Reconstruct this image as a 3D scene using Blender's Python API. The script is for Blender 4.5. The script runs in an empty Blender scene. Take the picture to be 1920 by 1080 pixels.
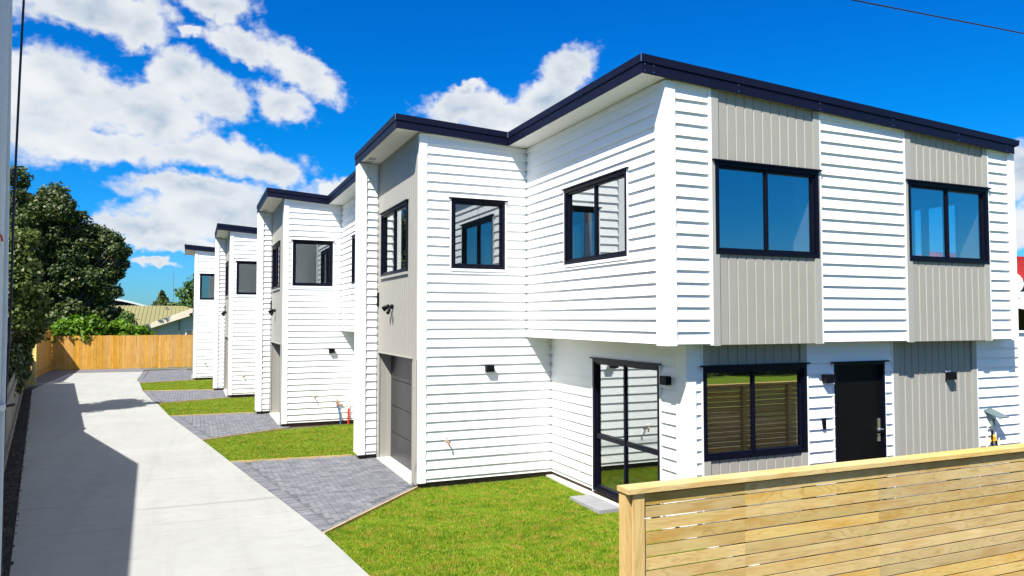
import bpy, bmesh, math, random
import numpy as np
from mathutils import Vector, Matrix

random.seed(7)
rng = np.random.default_rng(7)
S = bpy.context.scene
COL = S.collection
R = math.radians

# ------------------------------------------------------------------ camera
cam = bpy.data.cameras.new("camera")
cam_o = bpy.data.objects.new("camera", cam)
COL.objects.link(cam_o)
S.camera = cam_o
CAM_H = 2.97
cam_o.location = (0, 0, CAM_H)
cam_o.rotation_euler = (R(90 + 2.348), 0, R(-23.31))
cam.sensor_width = 36.0
cam.lens = 36.0 * 1383.0 / 1920.0
cam.clip_start = 0.05
cam.clip_end = 6000

# ------------------------------------------------------------------ light
SUN_DIR = Vector((1.0, 0.84, -1.63)).normalized()       # the way the light travels
SUN_EL = math.asin(-SUN_DIR.z)
SUN_AZ = math.atan2(-SUN_DIR.x, -SUN_DIR.y)              # clockwise from +Y
sun = bpy.data.lights.new("sun", 'SUN')
sun.energy = 5.0
sun.angle = R(0.5)
sun.color = (1.0, 0.955, 0.89)
sun_o = bpy.data.objects.new("sun", sun)
COL.objects.link(sun_o)
sun_o.rotation_euler = SUN_DIR.to_track_quat('-Z', 'Y').to_euler()
sun_o.location = (-20, -16, 40)

world = bpy.data.worlds.new("World")
S.world = world
world.use_nodes = True
SKY_STRENGTH = 0.099
EXPOSURE = 1.08
S.view_settings.view_transform = 'Standard'
S.view_settings.look = 'None'
S.view_settings.exposure = EXPOSURE
S.view_settings.gamma = 1.0
S.view_settings.use_curve_mapping = False


S.render.engine = 'CYCLES'
S.cycles.caustics_reflective = False
S.cycles.caustics_refractive = False


class NT:
    """small helper to write node trees"""
    def __init__(self, tree):
        self.t = tree
        tree.nodes.clear()

    def n(self, typ, ins=None, **props):
        nd = self.t.nodes.new(typ)
        for k, v in props.items():
            setattr(nd, k, v)
        for k, v in (ins or {}).items():
            self.set(nd, k, v)
        return nd

    def set(self, nd, k, v):
        sock = nd.inputs[k]
        if isinstance(v, bpy.types.NodeSocket):
            self.t.links.new(v, sock)
        elif isinstance(v, bpy.types.Node):
            self.t.links.new(v.outputs[0], sock)
        else:
            sock.default_value = v

    def math(self, op, a, b=None, c=None, clamp=False):
        nd = self.t.nodes.new('ShaderNodeMath')
        nd.operation = op
        nd.use_clamp = clamp
        for i, v in enumerate((a, b, c)):
            if v is not None:
                self.set(nd, i, v)
        return nd.outputs[0]

    def mix(self, fac, a, b, blend='MIX'):
        nd = self.t.nodes.new('ShaderNodeMix')
        nd.data_type = 'RGBA'
        nd.blend_type = blend
        self.set(nd, 0, fac)
        self.set(nd, 6, a)
        self.set(nd, 7, b)
        return nd.outputs[2]

    def ramp(self, fac, stops):
        nd = self.t.nodes.new('ShaderNodeValToRGB')
        cr = nd.color_ramp
        while len(cr.elements) < len(stops):
            cr.elements.new(0.5)
        for e, (p, c) in zip(cr.elements, stops):
            e.position = p
            e.color = c if len(c) == 4 else (*c, 1)
        self.set(nd, 0, fac)
        return nd.outputs[0]

    def noise(self, vec, scale, detail=4, rough=0.5, distortion=0.0):
        nd = self.t.nodes.new('ShaderNodeTexNoise')
        if vec is not None:
            self.set(nd, 'Vector', vec)
        nd.inputs['Scale'].default_value = scale
        nd.inputs['Detail'].default_value = detail
        nd.inputs['Roughness'].default_value = rough
        nd.inputs['Distortion'].default_value = distortion
        return nd.outputs[0]


# the sky: physical sky, its blue deepened evenly, with fair-weather clouds by compass direction
CLOUDS = [(-0.119, 0.357, 0.111, 0.027, 0), (-0.065, 0.34, 0.045, 0.022, 20), (0.016, 0.382, 0.055, 0.019, 0), (-0.008, 0.345, 0.017, 0.008, 0),
 (-0.144, 0.26, 0.095, 0.044, -10), (-0.025, 0.295, 0.038, 0.029, 0), (-0.175, 0.232, 0.075, 0.055, 0), (-0.043, 0.249, 0.074, 0.037, 0),
 (0.018, 0.275, 0.045, 0.031, -20), (-0.099, 0.205, 0.131, 0.023, 0), (0.038, 0.205, 0.098, 0.025, -8), (0.083, 0.195, 0.05, 0.019, -15),
 (0.055, 0.339, 0.046, 0.019, -15), (0.122, 0.32, 0.065, 0.024, -30), (0.102, 0.276, 0.042, 0.025, -20),
 (0.007, 0.161, 0.096, 0.017, 0), (0.033, 0.132, 0.125, 0.028, 0), (-0.04, 0.109, 0.092, 0.019, 0), (0.178, 0.166, 0.056, 0.017, 0),
 (0.341, 0.278, 0.069, 0.023, 0), (0.407, 0.265, 0.08, 0.029, 0), (0.48, 0.325, 0.048, 0.029, 30), (0.451, 0.289, 0.051, 0.03, 30),
 (0.345, 0.303, 0.022, 0.011, 15), (1.014, 0.158, 0.04, 0.032, 0), (1.02, 0.099, 0.05, 0.029, 0),
 (-0.048, 0.066, 0.027, 0.006, 0), (-0.022, 0.09, 0.074, 0.012, 0), 
 # clouds out of view, many added or enlarged to brighten the shaded areas
 (-0.4, 0.3, 0.16, 0.07, 0), (-0.9, 0.25, 0.2, 0.08, 5), (-1.5, 0.35, 0.15, 0.06, 0), (-2.1, 0.2, 0.2, 0.05, 0),  (1.3, 0.2, 0.16, 0.06, 0), (0.3, 1.25, 1.7, 0.22, 0), (-1.6, 1.05, 0.95, 0.28, 0), (2.9, 1.05, 0.9, 0.26, 0), (1.5, 0.9, 0.6, 0.26, 0), (-0.2, 0.74, 0.42, 0.12, 0), (-3.0, 1.1, 0.6, 0.25, 0), (0.75, 0.85, 0.4, 0.12, 0), (0.55, 0.62, 0.16, 0.05, 0), (-1.2, 0.55, 0.35, 0.12, 0), (1.1, 1.0, 0.5, 0.15, 0), (2.2, 0.62, 0.3, 0.10, 0),
 (1.75, 0.30, 0.14, 0.10, 5), (-2.7, 0.45, 0.4, 0.14, 0), (0.7, 0.95, 0.5, 0.16, 0), (-0.9, 0.75, 0.4, 0.14, 0), (-1.9, 0.7, 0.5, 0.2, 0), (2.3, 0.95, 0.6, 0.2, 0), (-2.4, 1.1, 0.8, 0.15, 0), (3.0, 0.75, 0.3, 0.15, 0)]
w = NT(world.node_tree)
tc = w.n('ShaderNodeTexCoord')
sky = w.n('ShaderNodeTexSky', sky_type='NISHITA', sun_disc=False, sun_elevation=SUN_EL, sun_rotation=SUN_AZ,
          altitude=50, air_density=1.0, dust_density=0.35, ozone_density=2.2)
blue = w.n('ShaderNodeHueSaturation', {'Saturation': 1.32, 'Value': 1.0, 'Color': sky.outputs[0]})
sep = w.n('ShaderNodeSeparateXYZ', {0: tc.outputs['Generated']})
az = w.math('ARCTAN2', sep.outputs[0], sep.outputs[1])
el = w.math('ARCSINE', sep.outputs[2])
tint = w.ramp(el, [(0.0, (0.17, 0.40, 0.66)), (0.07, (0.13, 0.43, 0.76)), (0.13, (0.05, 0.44, 0.78)), (0.24, (0.008, 0.47, 0.79)), (0.45, (0.004, 0.44, 0.84)), (1.0, (0.02, 0.48, 0.88))])
blue = w.mix(1.0, blue.outputs[0], tint, 'MULTIPLY')
ae = w.n('ShaderNodeCombineXYZ', {0: az, 1: el}).outputs[0]
wob = w.n('ShaderNodeTexNoise', {'Vector': ae, 'Scale': 14.0, 'Detail': 3.0})
wobv = w.n('ShaderNodeVectorMath', {0: wob.outputs[1], 1: (0.5, 0.5, 0.5)}, operation='SUBTRACT')
wobs = w.n('ShaderNodeVectorMath', {0: wobv.outputs[0], 'Scale': 0.030}, operation='SCALE')
aew = w.n('ShaderNodeVectorMath', {0: ae, 1: wobs.outputs[0]}, operation='ADD').outputs[0]
wob2 = w.n('ShaderNodeTexNoise', {'Vector': ae, 'Scale': 70.0, 'Detail': 4.0})
wob2v = w.n('ShaderNodeVectorMath', {0: w.n('ShaderNodeVectorMath', {0: wob2.outputs[1], 1: (0.5, 0.5, 0.5)}, operation='SUBTRACT').outputs[0], 'Scale': 0.022}, operation='SCALE')
aew = w.n('ShaderNodeVectorMath', {0: aew, 1: wob2v.outputs[0]}, operation='ADD').outputs[0]
field = None
for (a0, e0, ra, re_, rot) in CLOUDS:
    mp = w.n('ShaderNodeMapping', {'Vector': aew, 'Location': (a0, e0, 0), 'Rotation': (0, 0, R(rot)), 'Scale': (ra * 1.18, re_ * 1.22, 1)}, vector_type='TEXTURE')
    ln = w.n('ShaderNodeVectorMath', {0: mp.outputs[0]}, operation='LENGTH')
    m = w.math('SUBTRACT', 1.0, ln.outputs['Value'])
    field = m if field is None else w.math('SMOOTH_MAX', field, m, 0.25)
st = w.n('ShaderNodeVectorMath', {0: ae, 1: (1.0, 1.5, 1.0)}, operation='MULTIPLY').outputs[0]
n1 = w.noise(st, 15.0, 7, 0.55, 0.2)
n2 = w.noise(st, 44.0, 8, 0.6, 0.2)
field = w.math('ADD', field, w.math('MULTIPLY', w.math('SUBTRACT', n1, 0.5), 0.9))
field = w.math('ADD', field, w.math('MULTIPLY', w.math('SUBTRACT', n2, 0.5), 0.62))
alpha = w.n('ShaderNodeMapRange', {'Value': field, 'From Min': 0.03, 'From Max': 0.46}, interpolation_type='SMOOTHSTEP').outputs[0]
inner = w.n('ShaderNodeMapRange', {'Value': w.math('ADD', field, w.math('MULTIPLY', n1, 0.9)), 'From Min': 0.6, 'From Max': 1.6}).outputs[0]
shade = w.ramp(inner, [(0.0, (4.2, 4.32, 4.42)), (0.3, (3.75, 3.95, 4.12)), (0.65, (3.05, 3.4, 3.75)), (1.0, (2.2, 2.7, 3.3))])
n3 = w.noise(st, 9.0, 3, 0.5, 0.3)
shade = w.mix(w.ramp(n3, [(0.46, (0, 0, 0)), (0.64, (1, 1, 1))]), shade, (4.35, 4.42, 4.48, 1))
skyc = w.mix(w.math('MULTIPLY', alpha, 0.96), blue, shade)
bg = w.n('ShaderNodeBackground', {'Color': skyc, 'Strength': SKY_STRENGTH})
w.n('ShaderNodeOutputWorld', {0: bg.outputs[0]})

# ------------------------------------------------------------------ materials
MATS = {}


def new_mat(name):
    m = bpy.data.materials.new(name)
    m.use_nodes = True
    MATS[name] = m
    return m, NT(m.node_tree)


def finish(t, bsdf):
    t.n('ShaderNodeOutputMaterial', {0: bsdf.outputs[0]})


def simple(name, color, rough=0.5, metal=0.0, var=0.06, scale=3.0, bump=0.0, bscale=60.0, spec=0.5):
    m, t = new_mat(name)
    co = t.n('ShaderNodeTexCoord').outputs['Object']
    nz = t.noise(co, scale, 5, 0.6)
    dark = tuple(c * (1 - var) for c in color) + (1,)
    lite = tuple(min(1, c * (1 + var)) for c in color) + (1,)
    c = t.ramp(nz, [(0.3, dark), (0.7, lite)])
    ins = {'Base Color': c, 'Roughness': rough, 'Metallic': metal, 'Specular IOR Level': spec}
    if bump:
        b = t.n('ShaderNodeBump', {'Strength': bump, 'Distance': 0.01, 'Height': t.noise(co, bscale, 4, 0.6)})
        ins['Normal'] = b.outputs[0]
    finish(t, t.n('ShaderNodeBsdfPrincipled', ins))
    return m


def board_paint(name, color):
    """painted boards: slight tone from board to board, faint grime"""
    m, t = new_mat(name)
    co = t.n('ShaderNodeTexCoord').outputs['Object']
    rnd = t.n('ShaderNodeObjectInfo').outputs['Random']
    st = t.n('ShaderNodeMapping', {'Vector': co, 'Scale': (0.7, 0.7, 5.0)}).outputs[0]
    nz = t.noise(st, 1.6, 6, 0.65)
    a = tuple(c * 0.955 for c in color) + (1,)
    b = tuple(c for c in color) + (1,)
    c = t.mix(nz, a, b)
    pz = t.n('ShaderNodeSeparateXYZ', {0: t.n('ShaderNodeNewGeometry').outputs['Position']}).outputs[2]
    low = t.n('ShaderNodeMapRange', {'Value': pz, 'From Min': 0.08, 'From Max': 0.5, 'To Min': 0.45, 'To Max': 0.0}).outputs[0]
    spl = t.noise(co, 9.0, 6, 0.7)
    c = t.mix(t.math('MULTIPLY', low, t.ramp(spl, [(0.4, (0, 0, 0)), (0.7, (1, 1, 1))])), c, (0.45, 0.42, 0.36, 1))
    c = t.mix(t.math('MULTIPLY', rnd, 0.09), c, (color[0] * .8, color[1] * .8, color[2] * .8, 1))
    bump = t.n('ShaderNodeBump', {'Strength': 0.06, 'Distance': 0.004, 'Height': t.noise(co, 35.0, 4, 0.6)})
    finish(t, t.n('ShaderNodeBsdfPrincipled', {'Base Color': c, 'Roughness': 0.42, 'Specular IOR Level': 0.4, 'Normal': bump.outputs[0]}))
    return m


def wood(name, light, mid, dark, axis='X', rough=0.75, rnd_amt=1.0, ring=1.0):
    m, t = new_mat(name)
    co = t.n('ShaderNodeTexCoord').outputs['Object']
    rnd = t.n('ShaderNodeObjectInfo').outputs['Random']
    off = t.n('ShaderNodeCombineXYZ', {0: t.math('MULTIPLY', rnd, 53.0), 1: t.math('MULTIPLY', rnd, 17.0), 2: t.math('MULTIPLY', rnd, 31.0)}).outputs[0]
    co = t.n('ShaderNodeVectorMath', {0: co, 1: off}, operation='ADD').outputs[0]
    sc = (0.9, 9, 9) if axis == 'X' else (9, 9, 0.9)
    mp = t.n('ShaderNodeMapping', {'Vector': co, 'Scale': sc}).outputs[0]
    big = t.noise(mp, 0.55, 3, 0.5, 1.2)
    rings = t.math('FRACT', t.math('MULTIPLY', big, 13.0 * ring))
    rings = t.math('ABSOLUTE', t.math('SUBTRACT', rings, 0.5))
    fine = t.noise(t.n('ShaderNodeMapping', {'Vector': co, 'Scale': tuple(s * 6 if s > 2 else s * 1.3 for s in sc)}).outputs[0], 1.6, 5, 0.7)
    blotch = t.noise(co, 2.2, 4, 0.6)
    c = t.ramp(blotch, [(0.3, mid), (0.68, light)])
    c = t.mix(t.ramp(rings, [(0.0, (0.55, 0.55, 0.55)), (0.18, (0, 0, 0))]), c, (*dark, 1))
    c = t.mix(t.math('MULTIPLY', fine, 0.35), c, (*dark, 1))
    if name == 'pine_slat_wood':
        stain = t.noise(t.n('ShaderNodeMapping', {'Vector': co, 'Scale': (1.2, 5, 5)}).outputs[0], 1.6, 5, 0.6)
        c = t.mix(t.ramp(stain, [(0.50, (0, 0, 0)), (0.68, (0.75, 0.75, 0.75))]), c, (0.40, 0.23, 0.055, 1))
        c = t.mix(t.ramp(stain, [(0.32, (0.6, 0.6, 0.6)), (0.46, (0, 0, 0))]), c, (0.40, 0.34, 0.12, 1))
    tone = t.math('MULTIPLY', t.math('SUBTRACT', t.math('FRACT', t.math('MULTIPLY', rnd, 7.13)), 0.5), 0.42 * rnd_amt)
    hsv = t.n('ShaderNodeHueSaturation', {'Color': c, 'Value': t.math('ADD', tone, 1.0), 'Saturation': t.math('ADD', t.math('MULTIPLY', rnd, 0.25 * rnd_amt), 0.9)})
    bump = t.n('ShaderNodeBump', {'Strength': 0.25, 'Distance': 0.003, 'Height': fine})
    finish(t, t.n('ShaderNodeBsdfPrincipled', {'Base Color': hsv.outputs[0], 'Roughness': rough, 'Specular IOR Level': 0.25, 'Normal': bump.outputs[0]}))
    return m


WHITE = board_paint("white_board_paint", (0.83, 0.835, 0.83))
TRIM = simple("white_trim_paint", (0.78, 0.785, 0.785), 0.4, var=0.02)
BEIGE = simple("beige_panel_paint", (0.290, 0.278, 0.243), 0.55, var=0.03, scale=5)
BEIGE_T = simple("beige_trim_paint", (0.315, 0.31, 0.275), 0.5, var=0.02)
SOFFIT = simple("soffit_paint", (0.74, 0.73, 0.68), 0.6, var=0.02)
NAVY = simple("navy_steel", (0.003, 0.004, 0.017), 0.5, 0.0, var=0.1, spec=0.18)
FRAME = simple("black_aluminium", (0.002, 0.0025, 0.009), 0.45, 0.0, var=0.1, spec=0.16)
DOORM = simple("black_door_paint", (0.003, 0.003, 0.003), 0.55, 0.0, var=0.2, bump=0.1, spec=0.12)
GARAGE = simple("charcoal_garage_door", (0.020, 0.021, 0.025), 0.4, 0.1, var=0.08, bump=0.25, bscale=90)
INTER = simple("interior_plaster", (0.68, 0.70, 0.70), 0.8, var=0.02)
CARPET = simple("interior_floor", (0.14, 0.13, 0.12), 0.9, var=0.1)
BLIND = simple("blind_slats", (0.16, 0.16, 0.14), 0.6, var=0.05)
CONC_TRIM = simple("pale_concrete", (0.55, 0.54, 0.50), 0.85, var=0.08, bump=0.3)
FOUND = simple("dark_foundation", (0.085, 0.062, 0.042), 0.9, var=0.3, bump=0.4)
CHROME = simple("brushed_chrome", (0.55, 0.55, 0.55), 0.25, 0.9)
COPPER = simple("copper_pipe", (0.45, 0.22, 0.12), 0.4, 0.6)
REDP = simple("red_plastic", (0.55, 0.02, 0.015), 0.5)
BLUEP = simple("blue_plastic", (0.03, 0.10, 0.25), 0.5)
YELP = simple("yellow_plastic", (0.75, 0.42, 0.03), 0.5)
GREYP = simple("grey_teal_metal", (0.12, 0.17, 0.18), 0.45, 0.3)
BLACKP = simple("black_plastic", (0.004, 0.004, 0.006), 0.5, spec=0.12)
PIPEW = simple("white_plastic_pipe", (0.7, 0.7, 0.68), 0.4)
RUBBER = simple("black_cable", (0.006, 0.007, 0.02), 0.5)
SLATW = wood("pine_slat_wood", (0.55, 0.415, 0.185), (0.45, 0.315, 0.115), (0.28, 0.175, 0.045), 'X', ring=1.0, rnd_amt=0.7)
POSTW = wood("pine_post_wood", (0.54, 0.39, 0.155), (0.46, 0.315, 0.11), (0.30, 0.18, 0.05), 'Z', rnd_amt=0.4)
PALEW = wood("new_paling_wood", (0.66, 0.36, 0.065), (0.53, 0.265, 0.04), (0.34, 0.15, 0.018), 'Z', rnd_amt=0.55)
GREYW = wood("weathered_paling_wood", (0.26, 0.245, 0.21), (0.19, 0.178, 0.15), (0.09, 0.085, 0.07), 'Z', rnd_amt=0.8)
YELW = wood("pale_yellow_paling_wood", (0.66, 0.52, 0.16), (0.56, 0.42, 0.11), (0.38, 0.25, 0.05), 'Z', rnd_amt=0.3)
EDGEW = wood("timber_edging", (0.50, 0.36, 0.16), (0.40, 0.27, 0.10), (0.25, 0.15, 0.05), 'X', rnd_amt=0.4)
DARKW = wood("dark_stained_wall", (0.045, 0.04, 0.036), (0.03, 0.027, 0.025), (0.015, 0.013, 0.012), 'Z')
BARK = simple("tree_bark", (0.10, 0.085, 0.07), 0.9, var=0.35, scale=6, bump=0.6, bscale=25)


def glass_mat():
    m, t = new_mat("window_glass")
    lw = t.n('ShaderNodeLayerWeight', {'Blend': 0.25})
    fac = t.n('ShaderNodeMapRange', {'Value': lw.outputs['Facing'], 'From Min': 0.0, 'From Max': 1.0, 'To Min': 0.26, 'To Max': 0.85}).outputs[0]
    wv = t.noise(t.n('ShaderNodeTexCoord').outputs['Object'], 0.9, 2, 0.5)
    bmp = t.n('ShaderNodeBump', {'Strength': 0.02, 'Distance': 0.02, 'Height': wv})
    gl = t.n('ShaderNodeBsdfGlossy', {'Color': (0.84, 0.86, 0.86, 1), 'Roughness': 0.0, 'Normal': bmp.outputs[0]})
    tr = t.n('ShaderNodeBsdfTransparent', {'Color': (0.80, 0.84, 0.83, 1)})
    mx = t.n('ShaderNodeMixShader', {0: fac, 1: tr.outputs[0], 2: gl.outputs[0]})
    finish(t, mx)
    return m


GLASS = glass_mat()


def concrete_mat():
    m, t = new_mat("driveway_concrete")
    co = t.n('ShaderNodeTexCoord').outputs['Object']
    a = t.noise(co, 0.5, 5, 0.6)
    b = t.noise(co, 4.0, 8, 0.7)
    c = t.ramp(a, [(0.3, (0.285, 0.289, 0.276)), (0.7, (0.325, 0.328, 0.314))])
    c = t.mix(t.ramp(b, [(0.35, (0.22, 0.22, 0.22)), (0.6, (0, 0, 0))]), c, (0.23, 0.228, 0.215, 1))
    sm = t.n('ShaderNodeMapping', {'Vector': co, 'Rotation': (0, 0, R(12)), 'Scale': (1.0, 7.0, 1)}).outputs[0]
    scuff = t.noise(sm, 1.3, 7, 0.75, 0.8)
    c = t.mix(t.ramp(scuff, [(0.56, (0, 0, 0)), (0.70, (0.6, 0.6, 0.6))]), c, (0.20, 0.19, 0.17, 1))
    v = t.n('ShaderNodeTexVoronoi', {'Vector': co, 'Scale': 2.3})
    c = t.mix(t.ramp(v.outputs['Distance'], [(0.0, (0.8, 0.8, 0.8)), (0.035, (0, 0, 0))]), c, (0.16, 0.15, 0.13, 1))
    tm = t.n('ShaderNodeMapping', {'Vector': co, 'Rotation': (0, 0, R(-8)), 'Scale': (1.6, 0.10, 1)}).outputs[0]
    tyre = t.noise(tm, 1.9, 5, 0.6, 0.4)
    c = t.mix(t.ramp(tyre, [(0.52, (0, 0, 0)), (0.68, (0.20, 0.20, 0.20))]), c, (0.17, 0.165, 0.155, 1))
    gr = t.noise(co, 160.0, 3, 0.7)
    c = t.mix(t.math('MULTIPLY', gr, 0.16), c, (0.25, 0.25, 0.25, 1))
    bm = t.noise(t.n('ShaderNodeMapping', {'Vector': co, 'Scale': (6, 60, 1)}).outputs[0], 1.0, 4, 0.7)
    bump = t.n('ShaderNodeBump', {'Strength': 0.35, 'Distance': 0.004, 'Height': t.math('ADD', bm, gr)})
    finish(t, t.n('ShaderNodeBsdfPrincipled', {'Base Color': c, 'Roughness': 0.88, 'Specular IOR Level': 0.2, 'Normal': bump.outputs[0]}))
    return m


def speckle(name, c1, c2, scale=40, rough=0.95, bump=0.5, dist=0.01, low=1.2):
    m, t = new_mat(name)
    co = t.n('ShaderNodeTexCoord').outputs['Object']
    a = t.noise(co, scale, 6, 0.7)
    b = t.noise(co, low, 5, 0.6)
    c = t.ramp(a, [(0.32, c1), (0.68, c2)])
    c = t.mix(t.math('MULTIPLY', b, 0.5), c, (*[x * 0.8 for x in c1], 1))
    bu = t.n('ShaderNodeBump', {'Strength': bump, 'Distance': dist, 'Height': a})
    finish(t, t.n('ShaderNodeBsdfPrincipled', {'Base Color': c, 'Roughness': rough, 'Specular IOR Level': 0.2, 'Normal': bu.outputs[0]}))
    return m


def paver_mat():
    m, t = new_mat("grey_paver")
    co = t.n('ShaderNodeTexCoord').outputs['Object']
    geo = t.n('ShaderNodeNewGeometry')
    rnd = t.math('FRACT', t.math('ADD', geo.outputs['Random Per Island'], t.n('ShaderNodeObjectInfo').outputs['Random']))
    c = t.ramp(rnd, [(0.0, (0.110, 0.116, 0.132)), (0.5, (0.135, 0.141, 0.160)), (1.0, (0.168, 0.175, 0.193))])
    nz = t.noise(t.n('ShaderNodeNewGeometry').outputs['Position'], 3.0, 6, 0.7)
    c = t.mix(t.ramp(nz, [(0.45, (0, 0, 0)), (0.8, (0.5, 0.5, 0.5))]), c, (0.30, 0.30, 0.31, 1))
    fi = t.noise(co, 110.0, 3, 0.7)
    c = t.mix(t.math('MULTIPLY', fi, 0.3), c, (0.09, 0.09, 0.1, 1))
    bu = t.n('ShaderNodeBump', {'Strength': 0.3, 'Distance': 0.003, 'Height': fi})
    finish(t, t.n('ShaderNodeBsdfPrincipled', {'Base Color': c, 'Roughness': 0.85, 'Specular IOR Level': 0.3, 'Normal': bu.outputs[0]}))
    return m


def leaf_mat(name, c1, c2, c3, rough=0.5, trans=0.35):
    m, t = new_mat(name)
    geo = t.n('ShaderNodeNewGeometry')
    r = geo.outputs['Random Per Island']
    pos = t.noise(geo.outputs['Position'], 0.9, 3, 0.5)
    c = t.ramp(r, [(0.0, c1), (0.55, c2), (1.0, c3)])
    c = t.mix(t.ramp(pos, [(0.35, (0.45, 0.45, 0.45)), (0.6, (0, 0, 0))]), c, (*c1, 1))
    if name == 'grass_blade':
        dry = t.noise(geo.outputs['Position'], 5.0, 5, 0.65)
        c = t.mix(t.ramp(dry, [(0.50, (0, 0, 0)), (0.64, (0.75, 0.75, 0.75))]), c, (0.36, 0.26, 0.045, 1))
        c = t.mix(t.ramp(dry, [(0.36, (0.7, 0.7, 0.7)), (0.47, (0, 0, 0))]), c, (0.075, 0.16, 0.004, 1))
    p = t.n('ShaderNodeBsdfPrincipled', {'Base Color': c, 'Roughness': rough, 'Specular IOR Level': 0.35})
    tl = t.n('ShaderNodeBsdfTranslucent', {'Color': c})
    finish(t, t.n('ShaderNodeMixShader', {0: trans, 1: p.outputs[0], 2: tl.outputs[0]}))
    return m


CONC = concrete_mat()
PAVER = paver_mat()
SOIL = speckle("soil", (0.10, 0.085, 0.06), (0.17, 0.145, 0.11), 25)
MULCH = speckle("dark_mulch", (0.035, 0.032, 0.03), (0.11, 0.10, 0.095), 22, bump=1.0, dist=0.03)
JOINT = speckle("paver_joint_sand", (0.09, 0.09, 0.10), (0.14, 0.14, 0.15), 40)
ASPH = speckle("asphalt", (0.045, 0.045, 0.048), (0.085, 0.085, 0.09), 90)
ASPH_L = speckle("gravel_asphalt", (0.10, 0.10, 0.108), (0.20, 0.20, 0.21), 45, bump=0.7)
TURF = speckle("turf", (0.085, 0.150, 0.005), (0.17, 0.235, 0.008), 30, bump=0.8, dist=0.02)
MEADOW = speckle("field_grass", (0.06, 0.10, 0.015), (0.11, 0.15, 0.025), 3, bump=0.3, low=0.05)
BLADE = leaf_mat("grass_blade", (0.12, 0.215, 0.004), (0.20, 0.32, 0.005), (0.33, 0.37, 0.03), 0.6, 0.3)
L_DARK = leaf_mat("dark_evergreen_leaf", (0.012, 0.028, 0.006), (0.045, 0.078, 0.012), (0.15, 0.17, 0.04), 0.5, 0.2)
L_OLIVE = leaf_mat("olive_green_leaf", (0.030, 0.058, 0.008), (0.085, 0.125, 0.018), (0.17, 0.19, 0.04), 0.5, 0.3)
L_BRIGHT = leaf_mat("bright_green_leaf", (0.055, 0.135, 0.006), (0.13, 0.27, 0.01), (0.22, 0.37, 0.02), 0.45, 0.4)
L_MID = leaf_mat("mid_green_leaf", (0.025, 0.065, 0.010), (0.07, 0.145, 0.02), (0.13, 0.22, 0.04), 0.5, 0.3)
L_PALE = leaf_mat("pale_green_leaf", (0.10, 0.16, 0.05), (0.20, 0.28, 0.11), (0.32, 0.40, 0.2), 0.45, 0.3)

# ------------------------------------------------------------------ mesh helpers


def link(name, me, mat=None, parent=None, loc=(0, 0, 0)):
    o = bpy.data.objects.new(name, me)
    COL.objects.link(o)
    if mat is not None and me is not None and not me.materials:
        me.materials.append(mat)
    if parent is not None:
        o.parent = parent
    o.location = loc
    return o


def tag(o, label=None, cat=None, group=None, kind=None):
    if label: o['label'] = label
    if cat: o['category'] = cat
    if group: o['group'] = group
    if kind: o['kind'] = kind
    return o


def empty(name, loc=(0, 0, 0), rz=0.0):
    o = bpy.data.objects.new(name, None)
    COL.objects.link(o)
    o.location = loc
    o.rotation_euler = (0, 0, rz)
    o.empty_display_size = 0.3
    return o


class MB:
    """collects solids, then links them as one mesh object"""
    def __init__(self, off=(0, 0, 0)):
        self.v, self.f, self.off, self.shift = [], [], off, 0.0

    def hexa(self, p):
        b = len(self.v)
        self.v += [tuple(q) for q in p]
        self.f += [(b, b+3, b+2, b+1), (b+4, b+5, b+6, b+7), (b, b+1, b+5, b+4), (b+1, b+2, b+6, b+5), (b+2, b+3, b+7, b+6), (b+3, b, b+4, b+7)]
        return self

    def box(self, x0, x1, y0, y1, z0, z1):
        return self.hexa([(x0, y0, z0), (x1, y0, z0), (x1, y1, z0), (x0, y1, z0), (x0, y0, z1), (x1, y0, z1), (x1, y1, z1), (x0, y1, z1)])

    def prism(self, front, back):
        """two polygons with matching corners"""
        b, n = len(self.v), len(front)
        self.v += [tuple(q) for q in front] + [tuple(q) for q in back]
        self.f.append(tuple(range(b, b + n)))
        self.f.append(tuple(range(b + 2 * n - 1, b + n - 1, -1)))
        for i in range(n):
            j = (i + 1) % n
            self.f.append((b + i, b + n + i, b + n + j, b + j))
        return self

    def tube(self, pts, r, seg=8, r1=None):
        pts = [Vector(p) for p in pts]
        b = len(self.v)
        n = len(pts)
        for i, p in enumerate(pts):
            d = (pts[min(i + 1, n - 1)] - pts[max(i - 1, 0)]).normalized()
            up = Vector((0, 0, 1)) if abs(d.z) < 0.9 else Vector((1, 0, 0))
            a = d.cross(up).normalized()
            c = d.cross(a)
            rr = r if r1 is None else r + (r1 - r) * i / max(1, n - 1)
            for k in range(seg):
                t = 2 * math.pi * k / seg
                self.v.append(tuple(p + a * (rr * math.cos(t)) + c * (rr * math.sin(t))))
        for i in range(n - 1):
            for k in range(seg):
                q = (k + 1) % seg
                self.f.append((b + i*seg + k, b + i*seg + q, b + (i+1)*seg + q, b + (i+1)*seg + k))
        self.f.append(tuple(b + k for k in range(seg))[::-1])
        self.f.append(tuple(b + (n-1)*seg + k for k in range(seg)))
        return self

    def mesh(self, name):
        me = bpy.data.meshes.new(name)
        ox, oy, oz = self.off
        me.from_pydata([((x - self.shift if x >= 5.1 else x) - ox, y - oy, z - oz) for x, y, z in self.v], [], self.f)
        bm = bmesh.new()
        bm.from_mesh(me)
        bmesh.ops.recalc_face_normals(bm, faces=bm.faces)
        bm.to_mesh(me)
        bm.free()
        return me

    def build(self, name, mat, parent=None, kind=None, label=None, smooth=False):
        if not self.v:
            return None
        o = link(name, self.mesh(name), mat, parent)
        if smooth:
            for p in o.data.polygons: p.use_smooth = True
        if kind: o['kind'] = kind
        if label: o['label'] = label
        return o


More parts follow.
